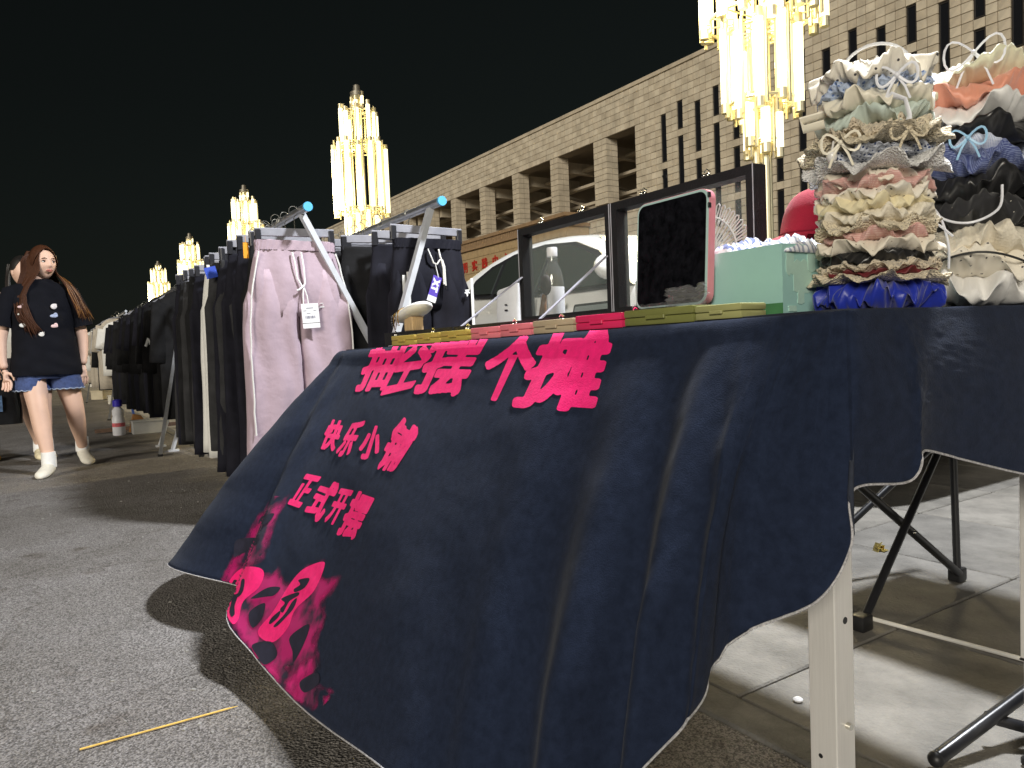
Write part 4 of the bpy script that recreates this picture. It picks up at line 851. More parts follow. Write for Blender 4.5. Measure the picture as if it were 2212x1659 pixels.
# the heap of larger scrunchies at the right edge
HX, HY = 1.29, .635; HZ = tz(.5)+.006
nging = pattern('navy_gingham', (.03, .045, .17), (.30, .36, .55), 150, 'check'); lging = pattern('light_gingham', (.62, .66, .76), (.22, .28, .48), 170, 'check'); wsat = M('white_satin_cloth', (.76, .75, .73), .38, var=.03, sheen=.3); peach = M('peach_satin', (.72, .30, .20), .4, var=.08, sheen=.4); bdot = pattern('black_dotted', (.014, .014, .016), (.6, .58, .5), 70, 'dots', size=.07)
HEAP = [('crumpled white satin scrunchie at the bottom of the right-hand heap', wsat, dict(Rm=.068, rt=.042, h=.016, ruf=.014, k=9), .022), ('cream cotton scrunchie with black edging low in the right-hand heap', polka, dict(Rm=.066, rt=.044, h=.018, ruf=.016, k=6), .060), ('large cream scrunchie above the black-edged one in the right-hand heap', cream, dict(Rm=.064, rt=.040, h=.016, ruf=.016, k=5), .088),
        ('black scrunchie with tiny gold dots in the middle of the right-hand heap', bdot, dict(Rm=.062, rt=.040, h=.022, ruf=.010, k=8), .128), ('plain black satin scrunchie in the middle of the right-hand heap', bsat, dict(Rm=.060, rt=.040, h=.020, ruf=.012, k=6), .160), ('navy checked scrunchie with light blue bows in the right-hand heap', nging, dict(Rm=.064, rt=.040, h=.018, ruf=.012, k=7), .190),
        ('pale blue checked scrunchie hanging out of the right-hand heap', lging, dict(Rm=.062, rt=.036, h=.010, ruf=.014, k=5), .200), ('black and navy ruffled scrunchie under the white satin one', bsat, dict(Rm=.064, rt=.042, h=.012, ruf=.014, k=7), .226), ('white satin scrunchie with peach lining high in the right-hand heap', wsat, dict(Rm=.062, rt=.044, h=.014, ruf=.018, k=5), .255),
        ('peach satin scrunchie high in the right-hand heap', peach, dict(Rm=.062, rt=.038, h=.014, ruf=.014, k=5), .278), ('pale yellow and white scrunchie on top of the right-hand heap', M('lemon_satin', (.74, .72, .52), .45, var=.08, sheen=.4), dict(Rm=.060, rt=.040, h=.014, ruf=.018, k=4), .304)]
hp = []
for i, (lab, mat, kw, z) in enumerate(HEAP):
    z *= 1.16; kw = {**kw, 'Rm': kw['Rm']*1.22, 'rt': kw['rt']*1.2, 'h': kw['h']*1.25, 'ruf': kw['ruf']*1.1}
    hp.append(scrunchie(lab, mat, (HX+.012*nz(i*2.1, 3), HY+.012*nz(i*1.9, 8), 0), HZ+z, 'heap of scrunchies', (R(5*nz(i, 12)), R(5*nz(i, 15)), i*1.9), seed=40+i*2.1, **kw))
hv = V((-HX, -HY, 0)).normalized(); hs_ = V((-hv.y, hv.x, 0))
def onh(u, r, z): return V((HX, HY, HZ+z))+(hv*math.cos(u)+hs_*math.sin(u))*r*1.21+V((0, 0, z*.16))
bow(hp[5], onh(-.75, .108, .205), hv, ribb, .018); bow(hp[6], onh(.1, .106, .215), hv, ribb, .018); bow(hp[10], onh(.2, .09, .325), hv, ribw, .03)
for k, (lab, pts) in enumerate((('white elastic cord looping across the black scrunchies, upper one', [onh(-.9, .112, .165), onh(-.5, .120, .160), onh(-.2, .122, .125), onh(-.1, .118, .085), onh(-.1, .112, .05)]), ('white elastic cord curling below the black scrunchies, lower one', [onh(-.75, .114, .07), onh(-.5, .121, .105), onh(-.25, .121, .112), onh(-.05, .121, .09)]), ('white elastic cord hanging in a loop from the pale blue checked scrunchie', [onh(-.3, .116, .145), onh(-.15, .121, .115), onh(.1, .123, .105), onh(.35, .12, .12), onh(.4, .116, .15)]))):
    cc = [catmull(pts, t) for t in np.linspace(0, len(pts)-1, 24)]
    tag(obj('elastic_cord', MB().tube(cc, .0019, 6), ribw, None, True), lab, 'cord', 'white elastic cords')
tr_ = MB().tube([onh(u, .113+.004*math.sin(u*5), .058+.010*math.sin(u*4+1)) for u in np.linspace(-1.2, 1, 30)], .0017, 6); b = hp[1].matrix_basis.inverted(); tr_.v = [tuple(b @ V(v)) for v in tr_.v]; obj('black_edging', tr_, blk, hp[1], True)

# ================================================================== folding stool frame, cable and tubes on the right
blkm = M('black_enamel', (.016, .016, .018), .28, var=.05, spec=.6)
stool = thing('camp_chair', 'black folding camp chair frame with crossed tubes standing behind the table', 'chair', (2.0, 1.1, .004))
A = at(2068, 1243, Z=.02); Bf = at(1862, 1348, Z=.02)
def seg(name, p, q, r=.0105): return obj(name, MB().tube([p, q], r, 12), blkm, stool, True, world=True)
seg('upright', A+V((0, 0, .01)), at(2058, 960, X=A.x+.02)); seg('cross_tube', A+V((-.01, -.01, .01)), at(1835, 1030, X=1.74), .0115); seg('cross_tube', Bf, at(2040, 945, X=2.16), .0105)
seg('back_tube', at(1800, 1165, X=1.95), at(2010, 968, X=2.3), .0105)
fabm = M('chair_fabric', (.02, .02, .024), .9, var=.2)
obj('unseen_seat', MB().grid([[(1.70+.55*i/8, .72+.5*j/8, .53-.04*math.sin(math.pi*i/8)*math.sin(math.pi*j/8)) for i in range(9)] for j in range(9)]), fabm, stool, True, world=True)  # seat and back, out of view, added for the shadow they cast
obj('unseen_backrest', MB().grid([[(2.27+.06*k/5-.03*math.sin(math.pi*j/8), .72+.5*j/8, .47+.40*k/5) for j in range(9)] for k in range(6)]), fabm, stool, True, world=True)
for yy in (.72, 1.22): obj('back_post', MB().tube([(2.27, yy, .42), (2.335, yy, .90)], .0105, 10), blkm, stool, True, world=True); obj('seat_rail', MB().tube([(1.70, yy, .53), (2.27, yy, .54)], .0105, 10), blkm, stool, True, world=True)
for p in (A, Bf): obj('foot_joint', MB().bbox(p.x-.022, p.x+.022, p.y-.018, p.y+.018, .005, .045, .005, 2), blk, stool, True, world=True)
obj('rivet', MB().ball(at(1976, 1150, X=1.985), .0045, 6), chrome, stool, True, world=True)
tag(obj('cable', MB().tube([at(1872, 1333, Z=.010), at(1960, 1357, Z=.010), at(2080, 1389, Z=.010), at(2240, 1432, Z=.010)], .0055, 8), M('white_cable', (.72, .70, .66), .5, var=.03), None, True), 'thin white rod lying on the pavement from the camp chair foot', 'cable')
lt = thing('folding_stand', 'black tube foot of a folding stand at the lower right edge', 'stand', (1.45, .66, .004))
p, q = at(2022, 1640, Z=.02), at(2290, 1440, Z=.11); obj('foot_tube', MB().tube([p, q], .012, 12), blkm, lt, True, world=True)
p, q = at(2128, 1548, Z=.055), at(2290, 1592, Z=.03); obj('brace_tube', MB().tube([p, q], .010, 12), blkm, lt, True, world=True)
obj('end_cap', MB().ball(at(2022, 1640, Z=.02), .0135, 8), blk, lt, True, world=True)
cw = MB(); 
for k in range(5): cw.box(-.012, .012, -.02, .02, k*.004, k*.004+.003, Matrix.Rotation(k*1.1, 4, 'Z') @ Matrix.Rotation(.3*k, 4, 'X'))
tag(obj('candy_wrapper', cw, M('gold_foil', (.75, .6, .2), .2, .8), None, loc=at(1902, 1188, Z=.006)), 'small crumpled gold wrapper on the pavement under the camp chair', 'wrapper')
tag(obj('bottle_top', MB().lathe([(.009, 0), (.01, .003), (.006, .006)], 12), M('white_plastic', (.78, .78, .8), .4, var=0), None, True, loc=at(1724, 1513, Z=.005)), 'tiny white pebble-like cap on the dark paving under the table', 'litter')
# ------------------------------------------------------------------ skewer on the road
p, q = at(172, 1619, Z=.004), at(514, 1525, Z=.004); tag(obj('bamboo_skewer', MB().tube([p, p.lerp(q, .93), q], [.0021, .0021, .0004], 8), M('bamboo', (.72, .48, .12), .5, var=.2, scale=60), None, True), 'thin yellow bamboo skewer lying on the asphalt', 'skewer')
# ------------------------------------------------------------------ stall light on a stand, outside the picture to the right
sl_ = thing('stall_light', 'bright white LED stall light hanging from a tall black boom stand', 'lamp', (2.95, .25, .004))
bx_, by_, bz_ = STALL_LIGHT[0]-2.95, STALL_LIGHT[1]-.25, STALL_LIGHT[2]
obj('stand', MB().tube([(0, 0, .3), (0, 0, bz_+.16)], .018, 10), blkm, sl_, True)
obj('boom', MB().tube([(0, 0, bz_+.15), (bx_, by_, bz_+.17)], .014, 10), blkm, sl_, True)
for k in range(3): a = k*2.094-1.2; obj('tripod_leg', MB().tube([(0, 0, .95), (.55*math.cos(a), .55*math.sin(a), .01)], .012, 8), blkm, sl_, True)
obj('lamp_shade', MB().lathe([(.03, .14), (.05, .10), (.11, .03), (.108, .03), (.048, .095), (.028, .135)], 20, (bx_, by_, bz_+.02)), blkm, sl_, True)
obj('bulb', MB().ball((bx_, by_, bz_), .045, 10), M('stall_bulb', (1, 1, 1), .4, var=0, emit=12, ecol=(.95, .97, 1)), sl_, True)
pl = bpy.data.lights.new('stall_bulb_light', 'POINT'); pl.energy = STALL_POWER; pl.color = (.93, .96, 1); pl.shadow_soft_size = .22
link('stall_bulb_light', pl, None, (STALL_LIGHT[0], STALL_LIGHT[1], STALL_LIGHT[2]-.07))

# ================================================================== clothes racks and garments
steel = M('rack_steel', (.42, .43, .45), .3, .8, var=.15, scale=20); alw = M('rack_leg_white', (.62, .64, .68), .4, .3, var=.06); bcap = M('blue_cap', (.10, .42, .70), .4, var=.05)
def rack(label, x, y0, y1, z, near=True, dirs=(.30,)):
    t = thing('clothes_rack', label, 'clothes rack', (x, y0, 0), 0, 'steel clothes racks')
    obj('top_bar', MB().tube([(x, y0, z), (x, y1, z)], .019 if near else .016, 16), steel, t, True, world=True)
    if near: obj('end_cap', MB().tube([(x, y0-.012, z), (x, y0+.002, z)], .0205, 16), bcap, t, True, world=True)
    for yy in (y0+.10, y1-.1):
        for d in dirs:
            lg = obj('leg', MB().bar((x, yy, z-.005), (x+d*z/.62, yy-.02, .01), .024, .036, (0, 1, 0)), alw if near else steel, t, world=True)
            obj('foot', MB().bbox(x+d*z/.62-.02, x+d*z/.62+.02, yy-.04, yy, 0, .02, .004, 1), blk, lg, world=True)
    return t
rack('steel clothes rack with blue-capped bar holding the mauve trousers at its end', 1.03, 3.22, 6.0, 1.395, dirs=(.31,))
rack('second steel clothes rack with blue-capped bar holding the black drawstring shorts', 1.50, 2.86, 6.2, 1.385, dirs=(-.22,))
rack('far clothes rack full of black tops farther along the road', 1.02, 6.3, 10.6, 1.36, False, (-.12, .12))
rack('most distant clothes rack with white and beige tops', 1.0, 10.9, 16.5, 1.42, False, (-.12, .12))
hang_g = M('hanger_grey', (.26, .26, .29), .45, var=.1); wire = M('hanger_wire', (.5, .48, .42), .25, .9, var=0); clipm = M('hanger_clip', (.02, .02, .024), .35, var=.1)
def hanger_proto(w=.36):
    t = thing('hanger', 'x', 'hanger')
    obj('bar', MB().bbox(-w/2, w/2, -.006, .006, -.115, -.078, .003, 1), hang_g, t, True)
    obj('hook', MB().tube([(0, 0, -.08), (0, 0, -.03)]+[(.021*math.sin(a), 0, .0+.0215*math.cos(a)) for a in np.linspace(2.9, -1.9, 12)], .0018, 6), wire, t, True)
    for s in (-1, 1): obj('clip', MB().bbox(s*w*.46-.013, s*w*.46+.013, -.011, .011, -.150, -.085, .003, 1), clipm, t, True)
    return t
def tops_hanger_proto():
    t = thing('hanger', 'x', 'hanger')
    obj('arms', MB().tube([(-.2, 0, -.13), (-.1, 0, -.075), (0, 0, -.055), (.1, 0, -.075), (.2, 0, -.13)], .006, 6), hang_g, t, True)
    obj('hook', MB().tube([(0, 0, -.06), (0, 0, -.03)]+[(.021*math.sin(a), 0, .0+.0215*math.cos(a)) for a in np.linspace(2.9, -1.9, 10)], .0018, 5), wire, t, True)
    return t
H0 = hanger_proto(); H1 = tops_hanger_proto(); hused = {id(H0): False, id(H1): False}
def put_hanger(p, loc, rz, label):
    o = p if not hused[id(p)] else copy_tree(p); hused[id(p)] = True
    o.location = loc; o.rotation_euler = (0, R(random.uniform(-2, 2)), rz); tag(o, label, 'hanger', 'clothes hangers on the rack bars'); return o
def trousers_mb(W=.36, L=1.0, hip=.43, hem=.22, th=.045, seed=0, crotch=.30, fine=1, puff=.0):
    """flat-hung trousers: waistband, pleated hip and two legs; x across, -z down, origin at the waist"""
    mb = MB(); n = 40 if fine else 20
    def ring(cx, w, t, z, ph):
        out = []
        for k in range(n):
            a = 2*math.pi*k/n; c, s_ = math.cos(a), math.sin(a)
            x = cx+w/2*math.copysign(abs(c)**.75, c); fold = .012*math.sin(x*55+ph+seed+z*3+2*nz(z*4, seed))*min(1, -z*6)*(1-.4*min(1, -z))+.009*nz(x*14+seed, z*7, 2)+.006*nz(x*22+z*8, z*16, seed)+.012*nz(x*5, z*3, seed)*min(1, -z*3)
            out.append((x+.012*nz(z*3+seed, cx*9)*min(1, -z*2), t/2*math.copysign(abs(s_)**.8, s_)+fold, z+.004*nz(x*30, seed)))
        return out
    up = [ring(0, W*(1-.02*math.sin(k*3)), th*.8, -k*.011, 0) for k in range(5)]
    up += [ring(0, W+(hip-W)*min(1, (k/8)**.7)-.012*max(0, k-5), th*(.8+.9*math.sin(math.pi*min(1, k/8)*.62)-.28*max(0, k-4)/4*2), -.05-(crotch-.05)*k/8, 0) for k in range(1, 9)]
    mb.rings(up, True)
    for s in (-1, 1):
        lr = []
        for k in range(18):
            u = max(0, k-3)/14; u0_ = max(0, 3-k)/3; w = (hip/2*1.05*(1-u)+hem*u)*(1-.48*u0_); cx = s*(hip/4*(1-u)+(hem*.52+.01)*u)
            lr.append(ring(cx, w, th*(1.6-.35*u)*(1-.55*u0_), -crotch+.06+.15*u0_-(L-crotch)*u, s*2))
        mb.rings(lr, True)
    return mb
mauve = M('mauve_cotton', (.37, .28, .325), .85, var=.06, scale=14, sheen=.2, bump=.3, bscale=28); blackc = M('black_cloth', (.010, .010, .011), .85, var=.4, scale=12, spec=.2); navyc = M('navy_cloth', (.010, .010, .016), .85, var=.3, scale=12, spec=.2)
cord_m = M('white_cord', (.72, .72, .72), .7, var=.1, scale=200); whites = M('white_piping', (.7, .7, .69), .7, var=.05)
# --- mauve trousers facing the viewer
PT = V((1.005, 3.345, 1.262)); pt = thing('trousers', 'mauve drawstring trousers with white side piping and paper tag, clipped to the rack end', 'trousers', PT)
body = obj('cloth', trousers_mb(.355, 1.05, .475, .25, .06, 3, .34), mauve, pt, True, 180)
obj('waistband', MB().rings([[(.181*math.copysign(abs(math.cos(a))**.75, math.cos(a))*(1+.004*math.sin(k*2)), .031*math.copysign(abs(math.sin(a))**.8, math.sin(a))+.0035*math.sin(a*34+k), -.002-.0105*k) for a in np.linspace(0, 2*math.pi, 120, endpoint=False)] for k in range(5)], False), mauve, pt, True, 180)
for s in (-1, 1):
    pts = [V((s*(.172+.02*min(1, k/3)+.038*min(1, k/7)-.0*k+.006*nz(k*.6, s)), -.035-.01*min(1, k/4), -.055-k*.05)) for k in range(17)]
    obj('piping', MB().tube(pts, .004, 6, flat=.6), whites, pt, True)
obj('drawstring', MB().tube([(-.028, -.040, -.055), (-.022, -.052, -.10), (-.016, -.054, -.17), (.002, -.056, -.205), (.012, -.056, -.21)], .0042, 8).tube([(.012, -.040, -.055), (.016, -.052, -.12), (.018, -.055, -.19), (.010, -.056, -.212)], .0042, 8).tube([(.012, -.058, -.205), (-.012, -.062, -.222), (-.022, -.062, -.226)], .004, 8).tube([(.008, -.058, -.214), (.004, -.060, -.25), (.004, -.060, -.285)], .003, 8).tube([(.012, -.058, -.214), (.022, -.060, -.25), (.026, -.060, -.285)], .003, 8), cord_m, pt, True)
tgp = obj('paper_tag', MB().bbox(-.024, .054, -.0632, -.062, -.395, -.285, .0004, 1, Matrix.Translation((0, 0, 0)) @ Matrix.Rotation(R(-3), 4, 'Y')), M('tag_white', (.72, .71, .72), .6, var=.03), pt)
gi = M('grey_ink', (.22, .22, .26), .7)
for (x0, x1, z0, z1) in [(-.002, .03, -.307, -.303), (-.016, -.002, -.318, -.315), (.030, .044, -.318, -.315), (-.002, .015, -.330, -.327)]+[(-.010+.0058*k, -.0072+.0058*k+.0014*(k % 3), -.352, -.340) for k in range(8)]: obj('tag_print', MB().box(x0, x1, -.0638, -.0634, z0, z1, Matrix.Rotation(R(-3), 4, 'Y')), gi, tgp)
obj('tag_line', MB().box(-.024, .054, -.0638, -.0634, -.373, -.371, Matrix.Rotation(R(-3), 4, 'Y')), blk, tgp)
obj('brand_mark', MB().bar((.082, -.047, -.283), (.128, -.045, -.279), .003, .002).bar((.128, -.045, -.279), (.095, -.047, -.290), .002, .002), whites, pt)
for k in range(9): obj('brand_mark', MB().box(.080+.0055*k, .0838+.0055*k, -.0485, -.047, -.302+.0005*k, -.2965+.0007*k), whites, pt)
put_hanger(H0, (1.005, 3.345, 1.397), 0, 'grey bar hanger with black clips holding the mauve trousers')
# --- black drawstring trousers at the end of the second rack
BT = V((1.525, 3.06, 1.252)); bt2 = thing('trousers', 'black drawstring trousers with white side stripes and a purple tag', 'trousers', BT)
obj('cloth', trousers_mb(.335, .95, .40, .21, .06, 11, .32), navyc, bt2, True, 180)
obj('waistband', MB().rings([[(.171*math.copysign(abs(math.cos(a))**.75, math.cos(a)), .031*math.copysign(abs(math.sin(a))**.8, math.sin(a))+.0035*math.sin(a*34+k), -.002-.0105*k) for a in np.linspace(0, 2*math.pi, 120, endpoint=False)] for k in range(5)], False), navyc, bt2, True, 180)
for x, z0, z1 in ((-.150, -.17, -.62), (-.128, -.155, -.62), (.193, -.18, -.62)): obj('side_stripe', MB().bbox(x-.007, x+.007, -.054, -.050, z1, z0, .001, 1), whites, bt2)
cordt = pattern('twisted_cord', (.70, .68, .64), (.05, .05, .06), 160, 'dots', size=.25)
obj('drawstring', MB().tube([(-.02, -.040, -.05), (-.016, -.055, -.08), (-.004, -.060, -.115), (.012, -.060, -.120), (.028, -.06, -.10), (.040, -.06, -.100), (.05, -.06, -.13), (.052, -.06, -.215)], .004, 8).tube([(.034, -.040, -.05), (.032, -.055, -.08), (.036, -.06, -.1), (.043, -.061, -.14), (.042, -.062, -.21)], .004, 8), cordt, bt2, True)
obj('cord_tip', MB().tube([(.052, -.06, -.215), (.055, -.06, -.232)], .0035, 6).tube([(.042, -.062, -.21), (.044, -.062, -.228)], .0035, 6), blk, bt2)
tmt = Matrix.Translation((.012, -.064, -.175)) @ Matrix.Rotation(R(20), 4, 'Y')
obj('tag_loop', MB().tube([(.004, -.061, -.12), (.012, -.064, -.165), (.014, -.064, -.18)], .002, 6), cord_m, bt2)
tg = obj('hang_tag', MB().bbox(-.022, .022, -.0008, .0008, -.120, 0, .0004, 1, tmt), M('purple_card', (.10, .06, .42), .5, var=.06), bt2)
obj('tag_foot', MB().box(-.022, .022, -.0014, -.0010, -.120, -.093, tmt), M('tag_white', (.72, .71, .72), .6), tg)
xm = BT+tmt.to_translation(); rx = tmt.to_3x3() @ V((1, 0, 0)); rz_ = tmt.to_3x3() @ V((0, 0, 1))
lettering('tag_lettering', 'XT', whites, tg, xm-rx*-.017-rz_*.022+V((0, -.0016, 0))-rx*.0, -rz_*1, rx*-1, .044, .003) if False else lettering('tag_lettering', 'XT', whites, tg, xm-rx*.015-rz_*.016+V((0, -.0016, 0)), -rz_, rx, .042, .003)
ar = [(-10, 9), (8, 11), (6, 6), (3, 5), (11, -1), (8, -5), (3, -1), (1, -11), (-3, -16), (-4, -10), (-7, -3), (-11, -5), (-12, 0), (-5, 5), (-9, 5)]
obj('arrow_emblem', MB().prism([(x*.0013, y*.0013) for x, y in ar], .001, Matrix.Translation((.166, -.056, -.245)) @ rot_to((0, -1, 0))), whites, bt2)
put_hanger(H0, (1.525, 3.06, 1.388), 0, 'grey bar hanger holding the black drawstring trousers')
# --- rows of dark trousers hung edge on
tmesh_ = {}
def tm(kind, mat, **kw):
    if kind not in tmesh_: tmesh_[kind] = trousers_mb(fine=0, **kw).mesh('trousers', mat, True, 180)
    return tmesh_[kind]
beigec = M('beige_cloth', (.42, .37, .30), .85, var=.1, sheen=.15); whitec = M('white_cloth', (.66, .65, .62), .85, var=.06, sheen=.15); bluec = M('blue_denim', (.05, .055, .19), .8, var=.2)
greyc = M('charcoal_cloth', (.030, .030, .032), .85, var=.3, scale=12, spec=.2)
K = [('a', blackc, 1.12, 1), ('b', navyc, 1.14, 2), ('c', greyc, 1.08, 3)]
specials = {3: (beigec, 'taupe trousers hanging among the black ones behind the mauve pair', 1.08), 12: (whitec, 'off-white trousers hanging among the black ones on the first rack', 1.13), 13: (whitec, 'second off-white pair of trousers, close behind the first on the first rack', 1.10)}
y = 3.42
for i in range(24):
    y += random.uniform(.055, .085) if i < 12 else random.uniform(.09, .12); rz = R(random.uniform(-14, 14)); x = 1.015+random.uniform(-.035, .02)
    if i in specials: mat, lab, L = specials[i]; me = tm('sp%d' % i, mat, W=.36, L=L, hip=.42, hem=.22, th=.05, seed=i); g = 'dark trousers in rows on the racks'
    else: k = K[i % 3]; me = tm(k[0], k[1], W=.36, L=k[2], hip=.43, hem=.22, th=.05, seed=k[3]*4); lab = '%s pair of black trousers behind the mauve pair on the first rack' % ORD[i]; g = 'dark trousers in rows on the racks'
    o = link('trousers', me, None, (x, y, 1.26+random.uniform(-.02, .01)), (0, R(random.uniform(-1, 1)), rz)); tag(o, lab, 'trousers', g)
    put_hanger(H0, (x, y, 1.397), rz, '%s bar hanger behind the mauve trousers on the first rack' % ORD[i])
    if i in (0, 2): # orange tag
        tag(obj('paper_tag', MB().bbox(-.012, .012, -.001, .001, -.07, 0, .0005, 1).tube([(0, 0, 0), (0, 0, .03)], .001, 4), M('orange_tag', (.72, .30, .02), .5, var=.1), None, loc=(x-.19+.37*(i == 2), y-.03, 1.265)), 'orange paper tag hanging on the trousers just %s the mauve pair' % ('right of' if i == 2 else 'left of'), 'tag')
    if i == 11: tag(obj('paper_tag', MB().bbox(-.03, .03, -.001, .001, -.06, 0, .0005, 1, Matrix.Rotation(R(-14), 4, 'Y')), M('blue_tag', (.03, .07, .42), .5), None, loc=(x-.19, y-.02, 1.24)), 'blue paper tag hanging on the off-white trousers', 'tag')
y = 3.12
for i in range(17):
    y += random.uniform(.06, .1); rz = R(random.uniform(-10, 10)); x = 1.50 if i == 0 else 1.43+random.uniform(-.03, .03)
    if i == 1: me = tm('den', bluec, W=.35, L=.9, hip=.42, hem=.21, th=.06, seed=5); lab = 'blue trousers with pale seam behind the black drawstring pair'; rz = R(3); x = 1.525
    else: k = K[(i+1) % 3]; me = tm(k[0], k[1]); lab = '%s pair of black trousers behind the drawstring pair on the second rack' % ORD[i]
    o = link('trousers', me, None, (x, y, 1.245+random.uniform(-.02, .01)), (0, 0, rz)); tag(o, lab, 'trousers', 'dark trousers in rows on the racks')
    if i in (4, 8): obj('side_stripe', MB().bbox(-.222, -.212, -.034, -.028, -.62, -.15, .001, 1), whites, o)
    put_hanger(H0, (x, y, 1.387), rz, '%s bar hanger behind the drawstring trousers on the second rack' % ORD[i])
# --- tops on the farther racks
def top_mb(W=.5, L=.66, sl=.24, th=.07, seed=0):
    mb = MB(); n = 24
    def ring(w, z, t):
        return [(w/2*math.copysign(abs(math.cos(a))**.8, math.cos(a))+.01*nz(z*6, seed), t/2*math.sin(a)+.012*nz(math.cos(a)*3+seed, z*5)+.007*math.sin(math.cos(a)*14+seed)*min(1, -z*3), z) for a in np.linspace(0, 2*math.pi, n, endpoint=False)]
    mb.rings([ring(.17, 0, th*.7), ring(.30, -.025, th), ring(W*.86, -.07, th*1.1), ring(W, -.16, th*1.2)]+[ring(W*(1+.03*k/6), -.16-(L-.16)*k/6, th*(1.2+.3*k/6)) for k in range(1, 7)])
    for s in (-1, 1):
        p0, p1 = V((s*W*.40, 0, -.10)), V((s*(W*.52), 0, -.12-sl)); d = (p1-p0).normalized(); a = V((d.z, 0, -d.x))
        mb.rings([[p0.lerp(p1, u)+a*(.085*math.cos(t)*(1-.1*u))+V((0, 1, 0))*(.03*math.sin(t)) for t in np.linspace(0, 2*math.pi, 14, endpoint=False)] for u in np.linspace(0, 1, 6)])
    return mb
tops = {k: top_mb(.46, l, s, .07, sd).mesh('top', m, True, 180) for k, m, l, s, sd in (('k1', blackc, 1.02, .45, 1), ('k2', blackc, .95, .5, 4), ('k3', navyc, 1.0, .3, 7), ('w', whitec, .72, .24, 2), ('b', beigec, .95, .3, 3), ('g', M('grey_cloth', (.36, .36, .38), .85, var=.1), .66, .3, 5))}
y = 6.32
for i in range(30):
    y += .14; k = ('k1', 'k2', 'k3')[i % 3]; x = 1.0+random.uniform(-.03, .03); rz = R(random.uniform(-16, 16))
    o = link('long_top', tops[k], None, (x, y, 1.285+random.uniform(-.03, .02)), (0, 0, rz)); tag(o, '%s long black top from the near end of the far clothes rack' % ORD[i], 'top', 'black tops on the far rack')
    if i == 1:
        lettering('sleeve_lettering', 'MAX', whites, o, o.matrix_basis @ V((-.30, -.045, -.40)), (.9, 0, -.35), (.3, 0, .9), .09, .004)
    if i % 2 == 0: put_hanger(H1, (x, y, 1.362), rz, 'hanger of the %s black top on the far clothes rack' % ORD[i])
y = 11.0
for i in range(26):
    y += .2; k = ('w', 'b', 'w', 'g', 'b', 'k2')[i % 6]; x = .98+random.uniform(-.05, .05); rz = R(random.uniform(-25, 25))
    o = link('top', tops[k], None, (x, y, 1.33+random.uniform(-.04, .03)), (0, 0, rz)); tag(o, {'w': 'white top, %s garment along the most distant rack', 'b': 'long beige top, %s garment along the most distant rack', 'g': 'grey top, %s garment along the most distant rack', 'k2': 'black top, %s garment along the most distant rack'}[k] % ORD[i], 'top', 'pale tops on the distant rack')
    if i % 2: put_hanger(H1, (x, y, 1.422), rz, 'hanger of the %s garment on the most distant rack' % ORD[i])
# --- ground clutter by the far racks
cb = at(258, 940, Z=0); bt3 = thing('spray_bottle', 'white plastic bottle with blue cap and red label standing on the road by the racks', 'bottle', cb)
obj('bottle_body', MB().lathe([(.055, 0), (.06, .01), (.06, .17), (.05, .20), (.055, .22), (.055, .26), (.03, .29), (.022, .30)], 18), M('white_plastic2', (.72, .72, .76), .35, var=.12, scale=14), bt3, True)
obj('blue_cap', MB().lathe([(.03, .295), (.045, .30), (.045, .36), (.03, .37)], 16), M('blue_plastic', (.04, .03, .42), .4), bt3, True)
obj('label', MB().lathe([(.0605, .09), (.0605, .13)], 18, cap=False), M('red_label', (.6, .12, .14), .5, var=.5, scale=30), bt3, True)
bo = at(300, 930, Z=0); tag(obj('wooden_wedge', MB().prism([(-.10, 0), (.12, 0), (.02, .17), (-.05, .19)], .12, Matrix.Translation(bo) @ rot_to((0, -1, 0))), M('brown_wood2', (.22, .10, .03), .7, var=.3), None), 'brown wooden wedge holding up the foot of the far rack', 'wedge')
tag(obj('blue_strip', MB().bar(bo+V((-.02, .05, .05)), bo+V((-.06, .05, .36)), .05, .02), M('blue_plastic3', (.05, .10, .35), .5), None), 'blue plastic strip leaning on the brown wedge', 'strip')
tag(obj('rail', MB().bar(bo+V((-.42, .0, .03)), bo+V((.55, -.05, .05)), .04, .04), M('rust', (.10, .06, .04), .8, var=.3), None), 'dark metal rail lying on the ground under the far rack', 'rail')
for k, (px, py, s, c, lab) in enumerate(((320, 935, .3, (.5, .5, .48), 'white plastic crate under the black tops, nearest'), (262, 872, .35, (.55, .52, .45), 'pale shoe box on the ground by the distant rack, right one'), (225, 862, .4, (.5, .44, .32), 'cream shoe box on the ground by the distant rack, left one'), (208, 835, .45, (.62, .6, .56), 'white carton standing behind the shoe boxes'), (240, 838, .5, (.4, .34, .25), 'brown carton behind the shoe boxes under the pale tops'))):
    p = at(px, py, Z=0); t = thing('carton', lab, 'box', (p.x, p.y, 0), .4*k, 'boxes under the far racks'); m = M('carton_%d' % k, c, .8, var=.15, scale=6)
    obj('box_body', MB().bbox(-s*.5, s*.5, -s*.35, s*.35, 0, s*.4, .006, 1), m, t); obj('lid', MB().bbox(-s*.515, s*.515, -s*.365, s*.365, s*.402, s*.47, .006, 1), m, t)
for k, (px, py) in enumerate(((345, 965), (372, 975))):
    p = at(px, py, Z=0); tag(obj('rack_foot', MB().bar((0, 0, .0), (.12, .05, .34), .03, .02).box(-.03, .05, -.03, .03, 0, .015), alw, None, loc=p), ('slanting white rack foot below the black tops, farther one', 'slanting white rack foot below the black trousers, nearer one')[k], 'rack foot')
